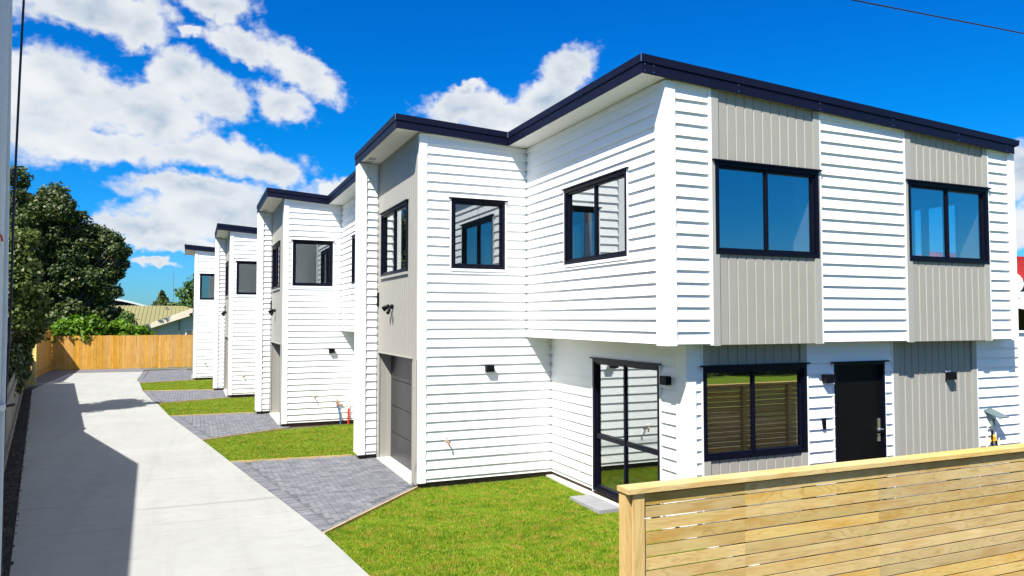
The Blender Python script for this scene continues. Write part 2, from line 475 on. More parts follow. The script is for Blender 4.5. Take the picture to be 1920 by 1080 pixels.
def clip(poly, f):
    """keep the part of a (u,z) polygon where f(u,z) <= 0 (f linear)"""
    out = []
    n = len(poly)
    for i in range(n):
        a, b = poly[i], poly[(i + 1) % n]
        fa, fb = f(*a), f(*b)
        if fa <= 0:
            out.append(a)
        if (fa < 0 < fb) or (fb < 0 < fa):
            t = fa / (fa - fb)
            out.append((a[0] + (b[0] - a[0]) * t, a[1] + (b[1] - a[1]) * t))
    return out


# ------------------------------------------------------------------ the houses
# measured on the nearest house; the others are the same plan set further back
O = (3.65, 12.65, 0.0)          # base corner of the garage wing
COURSE = 0.165
Z17 = 2.625                     # underside of the jutting upper storey
EAVE_X, EAVE_MAIN_Y, EAVE_WING_Y = 3.19, 8.06, 12.52
INNER_X, END_X, BACK_Y = 5.32, 12.80, 16.1


def roof_top(x): return 6.43 - 0.0555 * (x - 5.32)
def soffit_z(x): return roof_top(x) - 0.25


class Plane:
    """a wall plane: 'R' faces -Y (u runs along X), 'D' faces -X (u runs along Y)"""
    def __init__(self, typ, p):
        self.typ, self.p = typ, p

    def pt(self, u, z, n):
        return (u, self.p - n, z) if self.typ == 'R' else (self.p - n, u, z)

    def top(self, u):
        return soffit_z(u) if self.typ == 'R' else soffit_z(self.p)

    def box(self, mb, u0, u1, z0, z1, n0, n1):
        P = self.pt
        mb.hexa([P(u0, z0, n0), P(u1, z0, n0), P(u1, z0, n1), P(u0, z0, n1), P(u0, z1, n0), P(u1, z1, n0), P(u1, z1, n1), P(u0, z1, n1)])

    def poly(self, mb, poly, n0, n1):
        """n0/n1: functions of z or numbers"""
        g0 = n0 if callable(n0) else (lambda z: n0)
        g1 = n1 if callable(n1) else (lambda z: n1)
        mb.prism([self.pt(u, z, g1(z)) for u, z in poly], [self.pt(u, z, g0(z)) for u, z in poly])


def rects_minus(u0, u1, z0, z1, holes):
    """pieces of a rectangle left after taking holes away: list of (u0,u1,z0,z1)"""
    out = [(u0, u1, z0, z1)]
    for (a, b, c, d) in holes:
        nxt = []
        for (p, q, r_, s) in out:
            if b <= p or a >= q or d <= r_ or c >= s:
                nxt.append((p, q, r_, s)); continue
            if a > p: nxt.append((p, a, r_, s))
            if b < q: nxt.append((b, q, r_, s))
            pp, qq = max(p, a), min(q, b)
            if c > r_ + 0.004: nxt.append((pp, qq, r_, c))
            if d < s - 0.004: nxt.append((pp, qq, d, s))
        out = nxt
    return out


class House:
    def __init__(self, loc, label, detail):
        self.e = empty('townhouse', loc)
        tag(self.e, label, 'house', 'row of matching two-storey townhouses')
        self.detail = detail

    def mb(self):
        m = MB(O)
        m.shift = 0.0 if self.detail == 2 else 0.5       # the rear houses have a narrower garage wing
        return m

    def core(self, pl, u0, u1, z0, z1, holes, mat=WHITE, th=0.12, slope=True, name='wall'):
        m = self.mb()
        for (a, b, c, d) in rects_minus(u0, u1, z0, z1, holes):
            poly = [(a, c), (b, c), (b, d), (a, d)]
            if slope and d > 5.4:
                if pl.typ == 'R':
                    poly = clip(poly, lambda u, z: z - (soffit_z(u) + 0.02))
                else:
                    poly = clip(poly, lambda u, z: z - (pl.top(u) + 0.02))
            if len(poly) > 2:
                pl.poly(m, poly, -th, 0.0)
        return m.build(name, mat, self.e)

    def boards(self, pl, segs, z0, z1, holes, single):
        """horizontal weatherboards; single: each board an object, else one joined part"""
        allm = self.mb()
        n_lo = int(round((Z17 - z0) / COURSE + 0.3))
        z = Z17 - n_lo * COURSE
        while z < z1 - 0.03:
            zb, zt = z, z + COURSE + 0.012
            for (u0, u1) in segs:
                body = (u0, u1, max(zb, z0), min(zt, z1))
                pieces = rects_minus(*body, holes)
                # thin slivers beside openings stay with their neighbour, full-height ones are boards
                full = [p for p in pieces if p[3] - p[2] > 0.6 * (body[3] - body[2])]
                rest = [p for p in pieces if p not in full and p[3] - p[2] > 0.012]
                for grp in ([full and [f] for f in full] + ([rest] if rest else [])):
                    if not grp: continue
                    m = self.mb() if single else allm
                    cnt = len(m.v)
                    for (a, b, c, d) in grp:
                        poly = [(a, c), (b, c), (b, d), (a, d)]
                        if d > 5.4:
                            poly = clip(poly, lambda u, zz: zz - (pl.top(u) + 0.015))
                        if len(poly) < 3: continue
                        prof = (lambda zz, q=zb: 0.0405 - 0.190 * (zz - q)) if pl.typ == 'D' else (lambda zz, q=zb: 0.037 - 0.170 * (zz - q))
                        pl.poly(m, poly, -0.004, prof)
                    if single and len(m.v) > cnt:
                        m.build('weatherboard', WHITE, self.e)
            z += COURSE
        if not single:
            allm.build('weatherboard_cladding', WHITE, self.e, kind='stuff')

    def panels(self, pl, u0, u1, z0, z1, holes, single, pitch=0.158, trims=True, tw=0.115):
        bk = self.mb()
        for (a, b, c, d) in rects_minus(u0, u1, z0, z1, holes):
            poly = [(a, c), (b, c), (b, d), (a, d)]
            if d > 5.4: poly = clip(poly, lambda u, zz: zz - (pl.top(u) + 0.015))
            if len(poly) > 2: pl.poly(bk, poly, -0.006, 0.004)
        bk.build('panel_backing', BEIGE, self.e)
        if trims:
            for (a, b) in ((u0, u0 + tw), (u1 - tw, u1)):
                for (p, q, c, d) in rects_minus(a, b, z0 - 0.012, z1, holes):
                    t = self.mb()
                    poly = [(p, c), (q, c), (q, d), (p, d)]
                    if d > 5.4: poly = clip(poly, lambda u, zz: zz - (pl.top(u) + 0.012))
                    if len(poly) > 2: pl.poly(t, poly, 0.0, 0.042)
                    t.build('corner_trim', BEIGE_T, self.e)
            u0, u1 = u0 + tw, u1 - tw
        n = max(1, round((u1 - u0) / pitch))
        w_ = (u1 - u0) / n
        allm = self.mb()
        for i in range(n):
            gp = 0.006 if single else 0.008
            a, b = u0 + i * w_ + gp, u0 + (i + 1) * w_ - gp
            for (p, q, c, d) in rects_minus(a, b, z0, z1, holes):
                if q - p < 0.01: continue
                poly = [(p, c), (q, c), (q, d), (p, d)]
                if d > 5.4: poly = clip(poly, lambda u, zz: zz - (pl.top(u) + 0.015))
                if len(poly) < 3: continue
                m = self.mb() if single else allm
                if len(poly) == 4 and q - p > 0.05:
                    # board with its left edge chamfered; poly order: low-left, low-right, top-right, top-left
                    zl0, zl1 = poly[0][1], poly[3][1]; zr0, zr1 = poly[1][1], poly[2][1]
                    ch, th = 0.014, 0.020
                    def ring(zf):
                        zL, zR = zf
                        zc = zL + (zR - zL) * ch / (q - p)
                        return [pl.pt(p, zL, 0.0), pl.pt(p, zL, 0.004), pl.pt(p + ch, zc, th), pl.pt(q, zR, th), pl.pt(q, zR, 0.0)]
                    m.prism(ring((zl0, zr0)), ring((zl1, zr1)))
                    if single: m.build('panel', BEIGE, self.e)
                    continue
                pl.poly(m, poly, 0.0, 0.018)
                if single: m.build('panel', BEIGE, self.e)
        if not single:
            allm.build('panel_cladding', BEIGE, self.e, kind='stuff')

    def post(self, pl, u0, u1, z0, z1, n=0.045, n0=-0.05, mat=TRIM, name='corner_post'):
        m = self.mb()
        poly = [(u0, z0), (u1, z0), (u1, z1), (u0, z1)]
        if z1 > 5.4: poly = clip(poly, lambda u, zz: zz - (pl.top(u) + 0.012))
        pl.poly(m, poly, n0, n)
        return m.build(name, mat, self.e)

    def window(self, pl, u0, u1, z0, z1, mull=(), fw=0.055, trims=True, midrail=None, name='window', blind=None, sill=True):
        m = self.mb()
        n0, n1 = -0.075, 0.047
        pl.box(m, u0, u0 + fw, z0, z1, n0, n1)
        pl.box(m, u1 - fw, u1, z0, z1, n0, n1)
        pl.box(m, u0 + fw, u1 - fw, z1 - fw, z1, n0, n1 - 0.001)
        pl.box(m, u0 + fw, u1 - fw, z0, z0 + fw, n0, n1 - 0.001)
        w_ = m.build(name, FRAME, self.e)
        edges = [u0 + fw] + list(mull) + [u1 - fw]
        for i in range(len(edges) - 1):
            a, b = edges[i], edges[i + 1]
            s = 0.035
            dn = 0.010 * (i % 2)
            sm = self.mb()
            sa, sb = a + (0 if i == 0 else -0.018), b + (0 if i == len(edges) - 2 else 0.018)
            lo, hi = -0.045 - dn * 2.2, 0.012 + dn
            pl.box(sm, sa, sa + s, z0 + fw, z1 - fw, lo, hi)
            pl.box(sm, sb - s, sb, z0 + fw, z1 - fw, lo, hi)
            pl.box(sm, sa + s, sb - s, z1 - fw - s, z1 - fw, lo, hi - 0.001)
            pl.box(sm, sa + s, sb - s, z0 + fw, z0 + fw + s, lo, hi - 0.001)
            if midrail:
                pl.box(sm, sa + s, sb - s, midrail - 0.04, midrail + 0.04, lo, hi - 0.002)
            sm.build('sash', FRAME, w_)
            pm = self.mb()
            nn = -0.012 - dn
            zs = [z0 + fw + s] + ([midrail] if midrail else []) + [z1 - fw - s]
            pl.box(pm, sa + s - 0.005, sb - s + 0.005, z0 + fw + s - 0.005, z1 - fw - s + 0.005, nn - 0.003, nn + 0.003)
            pm.build('pane', GLASS, w_)
        hf = self.mb()
        pl.box(hf, u0 - 0.05, u1 + 0.05, z1 + 0.001, z1 + 0.022, 0.0, 0.075)
        hf.build('head_flashing', FRAME, w_)
        if trims:
            tm = self.mb()
            pl.box(tm, u0 - 0.022, u0 - 0.001, z0 - 0.03, z1, 0.0, 0.046)
            pl.box(tm, u1 + 0.001, u1 + 0.022, z0 - 0.03, z1, 0.0, 0.046)
            if sill: pl.box(tm, u0 - 0.001, u1 + 0.001, z0 - 0.045, z0 - 0.001, 0.0, 0.050)
            tm.build('window_trim', TRIM, w_)
        rv = self.mb()
        pl.box(rv, u0 - 0.001, u0 + 0.02, z0, z1, -0.14, -0.076)
        pl.box(rv, u1 - 0.02, u1 + 0.001, z0, z1, -0.14, -0.076)
        pl.box(rv, u0 + 0.02, u1 - 0.02, z0, z0 + 0.02, -0.14, -0.076)
        rv.build('reveal', TRIM, w_)
        return w_

    def lamp(self, pl, u, z, label=None):
        m = self.mb()
        pl.box(m, u - 0.075, u + 0.075, z - 0.062, z + 0.062, 0.03, 0.125)
        o = m.build('wall_lamp', BLACKP, self.e, label=label)
        b = self.mb()
        pl.box(b, u - 0.06, u + 0.06, z - 0.045, z + 0.085, 0.0, 0.0295)
        b.build('mounting_plate', TRIM, o)
        l = self.mb()
        pl.box(l, u - 0.045, u + 0.045, z - 0.068, z - 0.0622, 0.05, 0.105)
        l.build('lens', INTER, o)
        return o

    def tap(self, pl, u, z, mat=COPPER):
        m = self.mb()
        P = pl.pt
        m.tube([P(u, z, 0.0), P(u, z, 0.07), P(u + 0.02, z - 0.03, 0.10), P(u + 0.03, z - 0.10, 0.11)], 0.016, 8)
        o = m.build('garden_tap', mat, self.e)
        h = self.mb()
        h.tube([P(u - 0.03, z + 0.045, 0.065), P(u + 0.03, z + 0.045, 0.065)], 0.010, 6)
        h.tube([P(u, z + 0.01, 0.065), P(u, z + 0.045, 0.065)], 0.009, 6)
        h.build('handle', CHROME, o)
        f = self.mb()
        pl.box(f, u - 0.03, u + 0.03, z - 0.03, z + 0.03, 0.0, 0.028)
        f.build('wall_flange', TRIM, o)
        return o


def build_house(loc, label, detail, fin=True):
    """detail 2: every board an object; 1: boards on the driveway side; 0: joined"""
    H = House(loc, label, detail)
    e = H.e
    near, mid = detail == 2, detail >= 1
    W1, DU, DL, FU, FL, GW, FIN = Plane('R', 12.65), Plane('D', 5.76), Plane('D', 6.27), Plane('R', 8.16), Plane('R', 8.44), Plane('D', 3.65), Plane('R', 15.72)
    # openings: (u0,u1,z0,z1)
    wA = (4.24, 5.29, 3.87, 5.135) if near else (3.89, 4.99, 3.87, 5.135)
    wD = (9.08, 11.04, 3.865, 5.13)
    dD = (9.04, 11.0, 0.09, 2.29)
    w1 = (6.53, 8.41, 3.85, 5.13)
    w2 = (10.28, 12.17, 3.87, 5.13)
    w3 = (6.51, 8.40, 0.99, 2.29)
    dr = (8.96, 10.02, 0.12, 2.285)
    gd = (13.0, 15.55, 0.02, 2.24)
    wG = (13.32, 15.38, 3.84, 5.16)
    # ---- wall cores
    H.core(W1, 3.67, 5.88, 0.1, 6.6, [wA, (5.762, 7, -1, Z17)])
    H.core(W1, 5.7621, 6.39, 0.1, Z17, [])
    H.core(DU, 8.17, 12.649, Z17, 6.6, [wD])
    H.core(DL, 8.45, 12.649, 0.1, Z17, [dD])
    H.core(FU, 5.765, 12.86, Z17, 6.6, [w1, w2])
    H.core(FL, 6.275, 13.44, 0.1, Z17, [w3, dr])
    H.core(GW, 12.66, 15.72, 0.1, 6.6, [(gd[0], gd[1], 0.0, gd[3]), wG], mat=BEIGE)
    m = H.mb()                                              # fin wall at the far side of the wing
    poly = clip([(3.20, 0.1), (3.66, 0.1), (3.66, 6.7), (3.20, 6.7)], lambda u, z: z - soffit_z(u) - 0.005)
    FIN.poly(m, poly, -0.33, 0.0)
    if fin: m.build('fin_wall', WHITE, e)
    m = H.mb()                                              # plain walls: back and right side (with a side window opening)
    BK = Plane('R', 16.0)
    BK.poly(m, clip([(3.66, 0.1), (12.86, 0.1), (12.86, 6.6), (3.66, 6.6)], lambda u, z: z - soffit_z(u) - 0.01), -0.02, 0.10)
    side = (9.05, 10.1, 3.95, 5.12)
    for (a, b, c, d) in rects_minus(8.285, 15.99, Z17, soffit_z(12.86) + 0.01, [side]):
        m.box(12.741, 12.859, a, b, c, d)
    m.box(13.32, 13.44, 8.57, 15.99, 0.1, Z17 - 0.01)
    m.build('side_and_back_wall', WHITE, e)
    m = H.mb()
    m.box(5.9, 12.85, 15.9 + 0.104, 16.03, 0, 0.1)
    # ---- soffits of the overhang and floors
    m.v, m.f = [], []
    m.box(5.762, 12.858, 8.162, 8.5, Z17 - 0.018, Z17 - 0.004)
    m.box(5.762, 6.40, 8.501, 12.648, Z17 - 0.018, Z17 - 0.004)
    m.build('overhang_soffit', SOFFIT, e)
    m = H.mb()
    m.box(5.89, 12.73, 8.29, 15.88, Z17 + 0.02, Z17 + 0.12)
    m.box(3.80, 5.885, 12.78, 15.88, Z17 + 0.02, Z17 + 0.12)
    m.build('upper_floor', CARPET, e)
    m = H.mb()
    m.box(6.42, 13.30, 8.58, 15.88, 0.06, 0.12)
    m.box(4.02, 6.38, 12.80, 15.88, 0.06, 0.12)
    m.build('ground_floor', CARPET, e)
    m = H.mb()
    m.box(5.89, 12.73, 12.30, 12.38, Z17 + 0.125, 6.0)      # partitions
    m.box(9.3, 9.38, 8.29, 12.295, Z17 + 0.125, 6.0)
    m.box(8.395, 8.44, 8.30, 8.62, Z17 + 0.125, 6.0)
    m.box(12.165, 12.20, 8.30, 8.62, Z17 + 0.125, 6.0)
    m.box(3.83, 3.90, 15.5, 15.88, Z17 + 0.125, 6.0)
    m.box(5.80, 5.88, 12.80, 15.88, Z17 + 0.125, 6.0)
    m.box(8.385, 8.43, 8.58, 8.85, 0.125, Z17 - 0.03)
    m.box(8.86, 8.90, 8.58, 12.3, 0.125, Z17 - 0.03)
    m.box(6.42, 13.30, 12.31, 12.39, 0.125, Z17 - 0.03)
    m.box(4.02, 4.08, 12.80, 15.88, 0.125, Z17 - 0.03)
    m.build('interior_partition', INTER, e)
    m = H.mb()
    m.hexa([(5.89, 8.29, soffit_z(5.89) - 0.1), (12.73, 8.29, soffit_z(12.73) - 0.1), (12.73, 15.88, soffit_z(12.73) - 0.1), (5.89, 15.88, soffit_z(5.89) - 0.1),
            (5.89, 8.29, soffit_z(5.89) - 0.06), (12.73, 8.29, soffit_z(12.73) - 0.06), (12.73, 15.88, soffit_z(12.73) - 0.06), (5.89, 15.88, soffit_z(5.89) - 0.06)])
    m.build('ceiling', INTER, e)
    # ---- foundation strip
    for bx in ((3.70, 6.29, 12.685, 12.74), (6.30, 6.36, 8.48, 12.68), (6.361, 13.4, 8.48, 8.54), (3.24, 3.66, 15.75, 16.0))[:4 if fin else 3]:
        m = H.mb()
        m.box(*bx, -0.04, 0.099)
        m.build('foundation', FOUND, e)
    # ---- roof
    def slab(mb, x0, x1, y0, y1, dt, db):
        mb.hexa([(x0, y0, roof_top(x0) + db), (x1, y0, roof_top(x1) + db), (x1, y1, roof_top(x1) + db), (x0, y1, roof_top(x0) + db),
                 (x0, y0, roof_top(x0) + dt), (x1, y0, roof_top(x1) + dt), (x1, y1, roof_top(x1) + dt), (x0, y1, roof_top(x0) + dt)])
    m = H.mb()
    slab(m, EAVE_X + .02, INNER_X + .02, EAVE_WING_Y + .02, BACK_Y, -0.01, -0.20)
    slab(m, INNER_X + .0201, END_X, EAVE_MAIN_Y + .02, BACK_Y, -0.01, -0.20)
    rf = m.build('roof', NAVY, e)
    m = H.mb()
    slab(m, EAVE_X + .021, INNER_X + .02, EAVE_WING_Y + .021, BACK_Y - .01, -0.205, -0.225)
    slab(m, INNER_X + .0201, END_X - .01, EAVE_MAIN_Y + .021, BACK_Y - .01, -0.205, -0.225)
    sf = m.build('soffit', SOFFIT, e)
    vx = EAVE_X + 0.12
    for yy in (15.15, 15.5):
        m = H.mb()
        slab(m, vx, vx + 0.14, yy, yy + 0.22, -0.224, -0.232)
        m.build('soffit_vent', simple_vent, sf)
    def strip_R(mb, x0, x1, y0, y1, dt, db):
        slab(mb, x0, x1, y0, y1, dt, db)
    for (dt, db, out) in ((-0.112, -0.25, 0.0), (0.0, -0.106, 0.014)):
        nm = 'fascia' if out == 0.0 else 'roof_edge_flashing'
        m = H.mb()
        strip_R(m, EAVE_X - out, INNER_X - out, EAVE_WING_Y - out, EAVE_WING_Y + .018, dt, db)
        m.build(nm, NAVY, e)
        m = H.mb()
        strip_R(m, INNER_X - out, END_X + (0.012 if out else 0), EAVE_MAIN_Y - out, EAVE_MAIN_Y + .018, dt, db)
        m.build(nm, NAVY, e)
        for (x, y0, y1) in ((EAVE_X, EAVE_WING_Y + .0181, BACK_Y), (INNER_X, EAVE_MAIN_Y + .0181, EAVE_WING_Y - out - 0.0005)):
            m = H.mb()
            m.box(x - out, x + 0.018, y0, y1, roof_top(x) + db, roof_top(x) + dt)
            m.build(nm, NAVY, e)
    if near:
        m = H.mb()                                          # joint covers and screws on the fascia
        m.box(EAVE_X - .018, EAVE_X - .0142, EAVE_WING_Y - .018, EAVE_WING_Y - .003, roof_top(EAVE_X) - .105, roof_top(EAVE_X) - .002)
        m.box(INNER_X - .018, INNER_X - .0142, EAVE_MAIN_Y - .018, EAVE_MAIN_Y - .003, roof_top(INNER_X) - .105, roof_top(INNER_X) - .002)
        m.box(INNER_X - .030, INNER_X - .0142, EAVE_WING_Y - .026, EAVE_WING_Y - .0142, roof_top(INNER_X) - .12, roof_top(INNER_X) + .004)
        for x in (5.36, 5.5, 6.9, 8.4, 9.9, 11.4, 12.6):
            for dz in (-0.135, -0.225):
                m.box(x, x + .012, EAVE_MAIN_Y - .004, EAVE_MAIN_Y - .0001, roof_top(x) + dz, roof_top(x) + dz + .012)
        m.build('flashing_joint', CHROME, e)
    m = H.mb()                                              # gutter at the low side
    gx, gz = END_X + 0.013, roof_top(END_X)
    m.prism([(gx, EAVE_MAIN_Y - .02, gz - .13), (gx + .08, EAVE_MAIN_Y - .02, gz - .10), (gx + .10, EAVE_MAIN_Y - .02, gz - .01), (gx, EAVE_MAIN_Y - .02, gz - .01)],
            [(gx, BACK_Y, gz - .13), (gx + .08, BACK_Y, gz - .10), (gx + .10, BACK_Y, gz - .01), (gx, BACK_Y, gz - .01)])
    m.build('gutter', NAVY, e)
    # ---- low lean-to at the right end of the ground floor
    m = H.mb()
    m.box(12.862, 13.46, 8.36, 15.9, Z17 + 0.09, Z17 + 0.13)
    m.build('lean_to_roof', TRIM, e)
    H.core(FL, 12.90, 13.44, Z17, Z17 + 0.085, [])
    # ---- corner posts
    m = H.mb()
    m.box(3.645, 3.785, 12.612, 12.70, 0.075, soffit_z(3.7) - 0.004)
    m.build('corner_post', TRIM, e)
    m = H.mb()
    poly = clip([(3.20, 0.085), (3.365, 0.085), (3.365, 6.7), (3.20, 6.7)], lambda u, z: z - soffit_z(u) + 0.002)
    FIN.poly(m, poly, 0.0005, 0.05)
    if fin: m.build('corner_post', TRIM, e)
    for (pu, pd, x, y, z0, z1) in ((FU, DU, 5.76, 8.16, Z17 - 0.022, 6.2), (FL, DL, 6.27, 8.44, 0.08, Z17 - 0.02)):
        m = H.mb()
        zt = min(z1, soffit_z(x) - 0.004) if z1 > 5 else z1
        m.box(x - 0.042, x - 0.0005, y - 0.042, y + 0.20, z0, zt)
        m.box(x, x + 0.12, y - 0.042, y - 0.0005, z0, zt)
        m.build('corner_post', TRIM, e)
    H.post(FU, 12.70, 12.865, Z17 - 0.022, 6.2)
    H.post(FL, 13.30, 13.46, 0.08, Z17 + 0.088)
    # ---- weatherboards
    so = mid
    H.boards(W1, [(3.787, 5.736)], 0.085, 6.6, [wA, (5.0, 7, -1, -0.5)], so)
    H.boards(W1, [(5.7362, 6.246)], 0.085, Z17 - 0.005, [], False if not near else True)
    H.boards(DU, [(8.362, 12.627)], Z17 - 0.005, 6.6, [wD], so)
    H.boards(DL, [(8.642, 12.627)], 0.085, Z17 - 0.02, [dD], so)
    if fin: H.boards(FIN, [(3.366, 3.60)], 0.085, 6.6, [], so)
    H.boards(FU, [(5.881, 6.43), (8.47, 10.20), (12.20, 12.699)], Z17 - 0.005, 6.6, [w1, w2], near)
    H.boards(FL, [(6.391, 6.485), (8.44, 10.19), (12.22, 13.299)], 0.085, Z17 - 0.02, [dr], near)
    # ---- beige panels and thin white trims beside them
    H.panels(FU, 6.48, 8.44, Z17 - 0.018, 6.6, [w1], near)
    H.panels(FU, 10.235, 12.17, Z17 - 0.018, 6.6, [w2], near)
    H.panels(FL, 6.515, 8.40, 0.10, Z17 - 0.02, [w3], near)
    H.panels(FL, 10.215, 12.19, 0.10, Z17 - 0.02, [], near)
    for (pl, a, z0, z1) in ((FU, 6.43, Z17 - 0.022, 6.6), (FU, 8.441, Z17 - 0.022, 6.6), (FU, 10.201, Z17 - 0.022, 6.6), (FU, 12.171, Z17 - 0.022, 6.6),
                            (FL, 6.486, 0.09, Z17 - 0.02), (FL, 8.411, 0.09, Z17 - 0.02), (FL, 10.19, 0.09, Z17 - 0.02), (FL, 12.191, 0.09, Z17 - 0.02)):
        H.post(pl, a, a + (0.049 if a == 6.43 else 0.027), z0, z1, 0.040, name='edge_trim')
    H.panels(GW, 12.70, 15.719, 0.03, 6.6, [(gd[0], gd[1], -1, gd[3]), wG], False, pitch=0.15, trims=False)
    for (a, b) in ((12.702, 12.80), (15.55, 15.715)):
        m = H.mb()
        GW.box(m, a, b, 0.03, gd[3] + .0, 0.019, 0.03)
        m.build('garage_trim', BEIGE_T, e)
    m = H.mb()                                              # reveals round the garage door
    m.box(3.652, 3.93, 15.551, 15.60, 0.02, 2.24)
    m.box(3.652, 3.93, 12.95, 12.999, 0.02, 2.24)
    m.box(3.652, 3.93, 12.999, 15.551, 2.241, 2.30)
    m.build('garage_reveal', BEIGE_T, e)
    m = H.mb()
    GW.box(m, 12.93, 15.62, 2.243, 2.262, 0.0, 0.06)
    m.build('garage_head_flashing', BEIGE_T, e)
    # ---- garage door in sections
    m = H.mb()
    m.box(3.925, 3.96, 13.0, 15.55, 0.03, 2.24)
    g = m.build('garage_door', FRAME, e)
    zz = 0.04
    while zz < 2.2:
        m = H.mb()
        z1 = min(zz + 0.55, 2.239)
        m.box(3.888, 3.92, 13.004, 15.546, zz, z1 - 0.012)
        m.build('door_section', GARAGE, g)
        zz += 0.55
    m = H.mb()
    m.box(3.60, 3.886, 12.98, 15.60, -0.03, 0.035)
    m.build('garage_sill', CONC_TRIM, e)
    # ---- windows and doors
    H.window(W1, *wA)
    H.window(DU, *wD, mull=(10.045,))
    H.window(DL, *dD, mull=(10.037,), midrail=1.0, name='sliding_door', sill=False)
    H.window(FU, *w1, mull=(7.455,), trims=False)
    H.window(FU, *w2, mull=(11.21,), trims=False)
    wl = H.window(FL, *w3, mull=(7.42,), trims=False)
    H.window(GW, *wG, mull=(14.356,), trims=False, fw=0.045)
    m = H.mb()
    GW.box(m, wG[0] - .03, wG[1] + .03, wG[2] - .05, wG[2] - .001, 0.0, 0.055)
    m.build('window_sill', BEIGE_T, e)
    # side window in the right hand wall
    m = H.mb()
    for (a, b, c, d) in ((9.05, 9.11, 3.95, 5.12), (10.04, 10.1, 3.95, 5.12), (9.11, 10.04, 5.06, 5.12), (9.11, 10.04, 3.95, 4.01), (9.74, 9.80, 4.01, 5.06)):
        m.box(12.735, 12.88, a, b, c, d)
    m.build('side_window', FRAME, e)
    if mid:
        # blinds behind the lower window, joined slats
        m = H.mb()
        z = 1.08
        while z < 2.22:
            FL.box(m, 6.60, 8.34, z, z + 0.012, -0.165, -0.125)
            z += 0.038
        m.build('blind', BLIND, e, kind='stuff')
    # front door
    m = H.mb()
    FL.box(m, dr[0], dr[0] + .035, dr[2], dr[3], -0.09, 0.045)
    FL.box(m, dr[1] - .035, dr[1], dr[2], dr[3], -0.09, 0.045)
    FL.box(m, dr[0] + .035, dr[1] - .035, dr[3] - .04, dr[3], -0.09, 0.044)
    m2 = H.mb()
    FL.box(m2, dr[0] + .04, dr[1] - .04, dr[2], dr[3] - .045, -0.06, -0.012)
    d_ = m2.build('front_door', DOORM, e)
    m.build('door_frame', FRAME, d_)
    m = H.mb()
    FL.box(m, dr[0] - .07, dr[1] + .06, dr[3] + .001, dr[3] + .024, 0, 0.08)
    m.build('head_flashing', FRAME, d_)
    m = H.mb()
    u = dr[1] - 0.105
    FL.box(m, u - .022, u + .022, 1.20, 1.40, -0.0118, 0.010)
    FL.box(m, u - .028, u + .028, 1.04, 1.16, -0.0118, 0.004)
    m.tube([FL.pt(u, 1.235, 0.0), FL.pt(u, 1.235, 0.055), FL.pt(u + 0.02, 1.235, 0.06)], 0.011, 6)
    m.tube([FL.pt(u + 0.03, 1.235, 0.055), FL.pt(u - 0.10, 1.235, 0.055)], 0.010, 6)
    m.build('handle', CHROME, d_)
    # white strips either side of the door
    H.post(FL, dr[0] - 0.03, dr[0] - 0.001, dr[2] - .02, dr[3], 0.032, name='edge_trim')
    H.post(FL, dr[1] + 0.001, dr[1] + 0.03, dr[2] - .02, dr[3], 0.032, name='edge_trim')
    # ---- fittings
    H.lamp(W1, 4.975, 2.055)
    H.tap(W1, 4.50 if detail == 1 else 4.165, 0.80)
    H.lamp(DL, 8.84, 2.085)
    H.lamp(FL, 8.79, 2.06)
    H.lamp(FL, 11.50, 2.02)
    m = H.mb()
    DL.box(m, 11.42, 11.46, 0.40, 0.44, 0.0, 0.03)
    m.tube([DL.pt(11.44, 0.42, 0.02), DL.pt(11.44, 0.42, 0.05), DL.pt(11.45, 0.30, 0.055)], 0.012, 6)
    m.build('overflow_pipe', PIPEW, e)
    # floodlight with sensor and a bell box on the garage wall
    m = H.mb()
    P = GW.pt
    m.tube([P(14.40, 3.20, 0.018), P(14.40, 3.20, 0.07)], 0.045, 12)
    m.tube([P(14.40, 3.20, 0.06), P(14.50, 3.19, 0.14)], 0.016, 8)
    m.tube([P(14.40, 3.20, 0.06), P(14.34, 3.12, 0.13)], 0.014, 8)
    fl = m.build('floodlight', BLACKP, e)
    m = H.mb()
    m.tube([P(14.43, 3.22, 0.09), P(14.50, 3.15, 0.19)], 0.035, 12, 0.055)
    m.build('lamp_head', BLACKP, fl, smooth=True)
    m = H.mb()
    m.tube([P(14.36, 3.14, 0.10), P(14.30, 3.07, 0.15)], 0.030, 10, 0.036)
    m.build('sensor_head', BLACKP, fl, smooth=True)
    m = H.mb()
    GW.box(m, 15.60, 15.66, 3.22, 3.52, 0.019, 0.06)
    m.build('intercom_box', BLACKP, e)
    m = H.mb()
    FL.box(m, 8.705, 8.765, 1.30, 1.47, 0.02, 0.05)
    m.build('doorbell', BLACKP, e)
    # gas meter with cover and pipes at the right of the front
    m = H.mb()
    m.prism([FL.pt(12.36, 1.415, 0.02), FL.pt(12.56, 1.435, 0.02), FL.pt(12.68, 1.31, 0.24), FL.pt(12.44, 1.30, 0.24)],
            [FL.pt(12.36, 1.395, 0.02), FL.pt(12.56, 1.415, 0.02), FL.pt(12.68, 1.29, 0.24), FL.pt(12.44, 1.28, 0.24)])
    gm = m.build('gas_meter', GREYP, e)
    m = H.mb()
    FL.box(m, 12.47, 12.53, 1.10, 1.27, 0.05, 0.10)
    m.build('meter_body', GREYP, gm)
    m = H.mb()
    m.tube([FL.pt(12.37, 0.55, .06), FL.pt(12.37, 1.05, .06), FL.pt(12.40, 1.13, .06), FL.pt(12.46, 1.15, .07)], 0.014, 8)
    m.tube([FL.pt(12.60, 0.55, .06), FL.pt(12.60, 1.05, .06), FL.pt(12.56, 1.12, .07)], 0.012, 8)
    m.tube([FL.pt(12.70, 0.55, .05), FL.pt(12.70, 0.93, .05), FL.pt(12.66, 0.95, .05)], 0.010, 8)
    m.build('meter_pipe', PIPEW, gm)
    m = H.mb()
